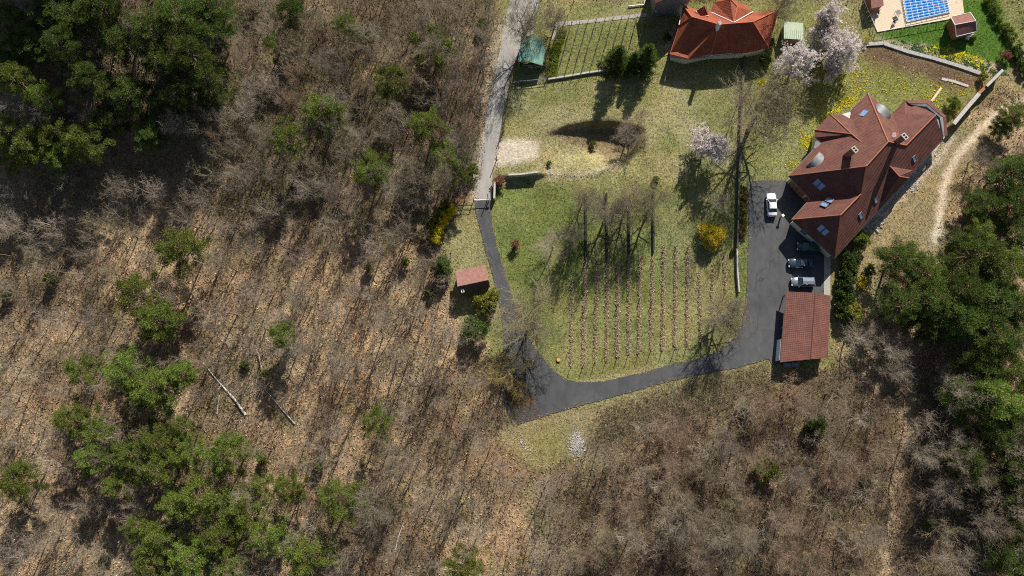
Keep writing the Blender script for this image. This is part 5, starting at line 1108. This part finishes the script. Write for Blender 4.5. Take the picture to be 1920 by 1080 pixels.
SH = [('shrub', 'gold', 1335, 440, 27, 3.2, 'round golden shrub on the vineyard lawn'), ('shrub', 'yel0', 1628, 72, 7, 1.6, 'small bright yellow bush at the corner of the pool deck'), ('shrub', 'redb', 966, 458, 10, 2, 'small red leaved shrub on the lawn'),
      ('shrub', 'tall', 826, 497, 21, 5.5, 'round dark green tree left of the pink roofed hut'), ('shrub', 'bush2', 907, 565, 24, 4, 'yellow green bush in front of the hut'), ('shrub', 'bush2', 925, 552, 14, 3, 'small yellow green bush at the drive edge by the hut'),
      ('shrub', 'tall', 889, 618, 26, 5, 'dark green bush below the hut'), ('shrub', 'bush1', 1535, 800, 21, 3.5, 'dark rounded bush in the brown wood below the carport'), ('shrub', 'bush3', 1440, 884, 28, 4, 'dull green bush among bare crowns in the lower right'),
      ('shrub', 'bush0', 1400, 765, 15, 2.2, 'light green shrub near the verge below the asphalt'), ('shrub', 'bush0', 1612, 450, 22, 3.2, 'bright green bush at the tip of the brown house'), ('shrub', 'bush3', 1112, 270, 9, 1.8, 'mottled shrub beside the dark hollow'),
      ('shrub', 'bush3', 1030, 305, 6, 1, 'tiny green shrub on the pale bank'), ('shrub', 'bush1', 1252, 68, 8, 1.6, 'dark shrub beside the terracotta terrace'), ('shrub', 'bush2', 1598, 585, 24, 3.2, 'yellowish evergreen at the lower end of the dark hedge'),
      ('shrub', 'bush0', 495, 704, 13, 3, 'small bright sapling between the fallen trunks'), ('shrub', 'bush0', 455, 685, 10, 2, 'tiny green sapling right of the thick fallen trunk'), ('shrub', 'bush0', 286, 790, 12, 2.5, 'bright low bush above the big lower left clump'),
      ('shrub', 'redb', 1816, 395, 10, 2, 'reddish brown shrub beside the dirt path'), ('shrub', 'bush3', 1790, 192, 17, 2.2, 'green shrub on the lawn inside the white topped wall'), ('shrub', 'bush2', 1845, 142, 9, 1.8, 'yellow green shrub at the end of the white topped wall'),
      ('shrub', 'redb', 1888, 103, 12, 2, 'brown shrub in the corner of the vivid lawn'), ('shrub', 'mixb', 1826, 71, 6, .9, 'small round shrub below the shingled cabin'), ('shrub', 'redb', 935, 340, 14, 2.2, 'brown twiggy shrub beside the gate wall'),
      ('shrub', 'bush3', 905, 42, 14, 3, 'green shrub at the wood edge near the top of the road'), ('shrub', 'bush0', 885, 320, 16, 3, 'green shrub at the wood edge left of the road'), ('shrub', 'bush0', 760, 490, 10, 2.5, 'small green sapling in the brown wood left of the round dark tree'),
      ('shrub', 'bush0', 690, 500, 12, 3, 'green sapling under bare crowns in the middle wood'), ('shrub', 'bush0', 8, 548, 14, 3, 'green sapling at the left edge on the brown slope'), ('shrub', 'bush0', 90, 523, 13, 3, 'green sapling amid the bare crowns on the brown slope'),
      ('shrub', 'bush0', 595, 875, 12, 2.5, 'small sapling above the lush pine'), ('shrub', 'bush3', 490, 862, 12, 3, 'tiny sapling at the upper right tip of the big clump'), ('shrub', 'bush0', 1630, 905, 12, 3, 'faint green sapling left of the woodland track'),
      ('shrub', 'bush1', 1436, 112, 12, 2, 'olive shrub below the orange roofed house'), ('shrub', 'bush1', 1448, 78, 8, 2, 'dark shrub at the corner of the orange roofed house'), ('shrub', 'bush3', 1230, 335, 8, 1.2, 'faint shrub on the meadow below the hollow'),
      ('shrub', 'bush1', 1375, 470, 5, 1, 'small yellow green tuft by the grey boundary wall'), ('shrub', 'bush0', 808, 548, 9, 1.5, 'low green clump in the shade of the round dark tree'), ('shrub', 'bush1', 1633, 505, 12, 2, 'dull green shrub on the straw grass behind the hedge'),
      ('shrub', 'bush0', 1740, 985, 10, 2, 'small green sapling in the bare crowns of the lower right')]
protos['gold0'] = protos['gold']; protos['yel0'] = protos['yel']; protos['tall0'] = protos['tall']; protos['redb0'] = protos['redb']; protos['mixb0'] = protos['mixb']
for nm, key, a, b, r_, h_, lab in SH: plant(nm, key if key[-1].isdigit() else key+'0', a, b, r_, h_, lab, 'shrub')
IV = [(785, 78, 17), (822, 78, 26), (787, 112, 15), (822, 118, 13), (840, 92, 14), (808, 60, 10)]
x_, y_ = P(815, 90, 6); ivr = thing('ivy_tree', (float(x_), float(y_), float(terr(x_, y_))), 'bare tree covered in bright green ivy clumps near the upper road', 'ivy tree')
for nm, me in protos['g0']: o_ = bpy.data.objects.new(nm, me); C.objects.link(o_); o_.parent = ivr
cen = []
for a, b, r_ in IV:
    for k in range(int(r_*1.1)):
        x1, y1 = P(a+tg.gauss(0, r_*.45), b+tg.gauss(0, r_*.45), 6+tg.uniform(-1, 2)); cen.append((float(x1)-ivr.location.x, float(y1)-ivr.location.y, 6.5+tg.uniform(-2, 1)))
Vv, Fv, t_ = clumps(cen, [.55]*len(cen), 120, .2, .08, .8, .3, 77, .02); link('ivy', npmesh('ivy', Vv, Fv, 'leaf', tint=t_), ivr)
# ---------------------------------------------------------------- bare woodland: one object per tree
ZN = [  # polygon, spacing px, keys, crown radius px, height, label
 ([(-30, -40), (450, -40), (450, 330), (-30, 330)], 78, ['d0', 'd1', 'd2', 'd3'], (30, 40), (5, 8), 'bare crown in the shaded upper left wood'),
 ([(450, -60), (930, -60), (905, 150), (880, 380), (860, 370), (450, 380)], 56, ['d0', 'd1', 'd2', 'd3', 'w0', 'w2'], (30, 42), (8, 12), 'bare crown in the upper middle wood left of the road'),
 ([(-30, 330), (450, 330), (450, 620), (-30, 620)], 78, ['w0', 'w1', 'w2', 'w3', 'd3'], (34, 46), (8, 12), 'bare tree on the brown slope at the left'),
 ([(-30, 620), (450, 620), (450, 1110), (-30, 1110)], 86, ['w0', 'w1', 'w4', 'p0'], (32, 44), (8, 11), 'bare tree in the lower left wood'),
 ([(450, 380), (800, 380), (800, 560), (860, 640), (880, 750), (450, 750)], 66, ['w0', 'w1', 'w2', 'w3', 'w4', 'p0', 'p1', 'd1'], (28, 42), (9, 13), 'bare tree in the brown middle wood left of the hut'),
 ([(450, 750), (930, 750), (980, 900), (980, 1110), (450, 1110)], 72, ['w0', 'w2', 'w3', 'w4', 'p0', 'p1'], (28, 42), (9, 13), 'bare tree in the lower middle wood'),
 ([(980, 900), (1110, 860), (1110, 1110), (980, 1110)], 66, ['w1', 'w3', 'd2'], (28, 40), (8, 11), 'bare tree below the rubble heap'),
 ([(1130, 845), (1280, 780), (1450, 740), (1640, 700), (1640, 1110), (1110, 1110)], 60, ['d0', 'd2', 'w0', 's0', 's1', 'w3', 'w1', 'w4'], (28, 42), (6, 10), 'bare crown in the brown thicket below the carport'),
 ([(1570, 625), (1780, 625), (1780, 720), (1640, 720)], 56, ['d1', 'd2', 'd3'], (30, 40), (6, 9), 'bare crown between the straw grass and the lower right wood'),
 ([(1640, 720), (1800, 720), (1960, 880), (1960, 1110), (1640, 1110)], 66, ['w3', 'd3', 'd0', 'w1'], (32, 46), (8, 12), 'bare grey crown in the lower right wood'),
 ([(1840, 270), (1960, 250), (1960, 450), (1800, 440), (1810, 340)], 50, ['d2', 'd0', 's0'], (24, 34), (4, 6), 'bare shrubby crown beside the dirt path'),
]
trailm = blur(stroke([(1712, 620), (1705, 750), (1690, 850), (1670, 960), (1660, 1100)], 44), 6)
cnt = 0; wg = random.Random(21)
for poly, sp, keys, rr, hh, lab in ZN:
    x0, x1 = min(p[0] for p in poly), max(p[0] for p in poly); y0, y1 = min(p[1] for p in poly), max(p[1] for p in poly); j = 0; y = y0+sp/2
    while y < y1:
        x = x0+(sp/2 if j % 2 else 0)
        while x < x1:
            a, b = x+wg.uniform(-.4, .4)*sp, y+wg.uniform(-.4, .4)*sp; x += sp
            if not pip(poly, np.array([a]), np.array([b]))[0]: continue
            if abs(a-470) < 75 and abs(b-745) < 55: continue
            if float(samp(trailm, np.array([a]), np.array([b]))[0]) > .12: continue
            key = wg.choice(keys); h_ = wg.uniform(*hh)*(.62 if key[0] == 's' else 1)
            plant('bare_tree', key, a, b, wg.uniform(*rr)*(.6 if key[0] == 'p' else 1), h_, lab, 'bare tree', 'bare trees: '+lab); cnt += 1
        y += sp*.87; j += 1
print('woodland trees', cnt)
# the slimmer trees between them, past counting: one mass
SEG = [bare(900+i, 8.5, 1.8, .7, low=.4, twigs=(4, 3), tr=.075) for i in range(5)]; SEG = [np.array(T+B) for T, B in SEG]
def mass(name, n, m, mt, label, hr=(.7, 1.25)):
    x, y, z = scatter(n, m); out = []
    for k in range(n):
        S = SEG[k % 5].copy(); a = wg.uniform(0, 6.28); s = wg.uniform(*hr); c_, s_ = math.cos(a)*s, math.sin(a)*s
        for o in (0, 3):
            u, v = S[:, o].copy(), S[:, o+1].copy(); S[:, o] = u*c_-v*s_+x[k]; S[:, o+1] = u*s_+v*c_+y[k]; S[:, o+2] = S[:, o+2]*s+z[k]
        out.append(S)
    tag(link(name, segmesh(name, np.concatenate(out), mt, 3)), label, kind='stuff')
wm0 = wood*(1-paved)*(gx < 1130)
mass('young_trees', 420, wm0*(gy > 330), 'twig', 'slim young bare trees between the taller ones of the brown wood')
mass('young_trees', 170, wm0*(gy <= 360)*(gx > 380), 'twigo', 'slim young bare trees of the upper wood left of the road')
mass('young_trees', 150, wood*(gx > 1110)*(gy > 640)*(1-np.clip(trailm*2, 0, 1)), 'twigr', 'slim young bare trees in the lower right thicket', (.5, .9))
for a in ((700, 955), (1285, 975), (1360, 1005)): plant('bare_tree', 'g1', a[0], a[1], 44, 9, {700: 'wide spreading bare tree right of the lush pine', 1285: 'pale budding bare tree, left one of the pair near the bottom edge', 1360: 'pale budding bare tree, right one of the pair near the bottom edge'}[a[0]], 'bare tree')
# ---------------------------------------------------------------- undergrowth: countless twigs as one mass
def brush(name, n, m, mt, label, L=.7, r=.016):
    x, y, z = scatter(n, m); p = np.stack([x, y, z], 1); d = rng.normal(size=(n, 3)); d[:, 2] = np.abs(d[:, 2])*.8+.15; d /= np.linalg.norm(d, axis=1)[:, None]
    l_ = (L*rng.uniform(.4, 1.6, n))[:, None]; q = p+d*l_; S = [np.concatenate([p, q, np.full((n, 1), r), np.full((n, 1), r*.5)], 1)]
    for k in range(3):
        f = rng.uniform(.3, 1, n)[:, None]; a = p+d*l_*f; e = d+rng.normal(size=(n, 3))*.6; e /= np.linalg.norm(e, axis=1)[:, None]; S.append(np.concatenate([a, a+e*l_*.55, np.full((n, 1), r*.7), np.full((n, 1), r*.4)], 1))
    tag(link(name, segmesh(name, np.concatenate(S), mt, 3)), label, kind='stuff')
wm = wood*(1-paved)
trail = blur(stroke([(1712, 620), (1705, 750), (1690, 850), (1670, 960), (1660, 1100)], 26), 4)
thick = mask([(1110, 860), (1290, 770), (1450, 735), (1700, 640), (1960, 700), (1960, 1120), (1100, 1120), (1060, 920)], 20)
upper = mask([(380, -60), (940, -60), (880, 380), (380, 380)], 30)
brush('undergrowth', 48000, np.clip(wm*(.25+.75*sst(.4, .65, fbm(gx, gy, 60, 14))), 0, 1), 'twig', 'dry twigs and saplings on the floor of the wood', .8)
brush('thicket', 14000, wm*thick*(1-.9*trail)*(.2+.8*sst(.35, .6, fbm(gx, gy, 50, 15))), 'twigr', 'brown thicket of shoots on the lower right slope', 1.3, .018)
brush('thicket', 12000, wm*upper*(.3+.7*sst(.35, .6, fbm(gx, gy, 50, 16))), 'twigo', 'dull thicket of shoots in the upper wood beside the road', 1.2, .018)
brush('verge_grass', 9000, mask([(1130, 770), (1300, 715), (1440, 685), (1450, 735), (1300, 790), (1130, 850), (1100, 830)], 8)*(1-paved), 'twigo', 'tall dry grass on the verge below the asphalt', .5, .02)
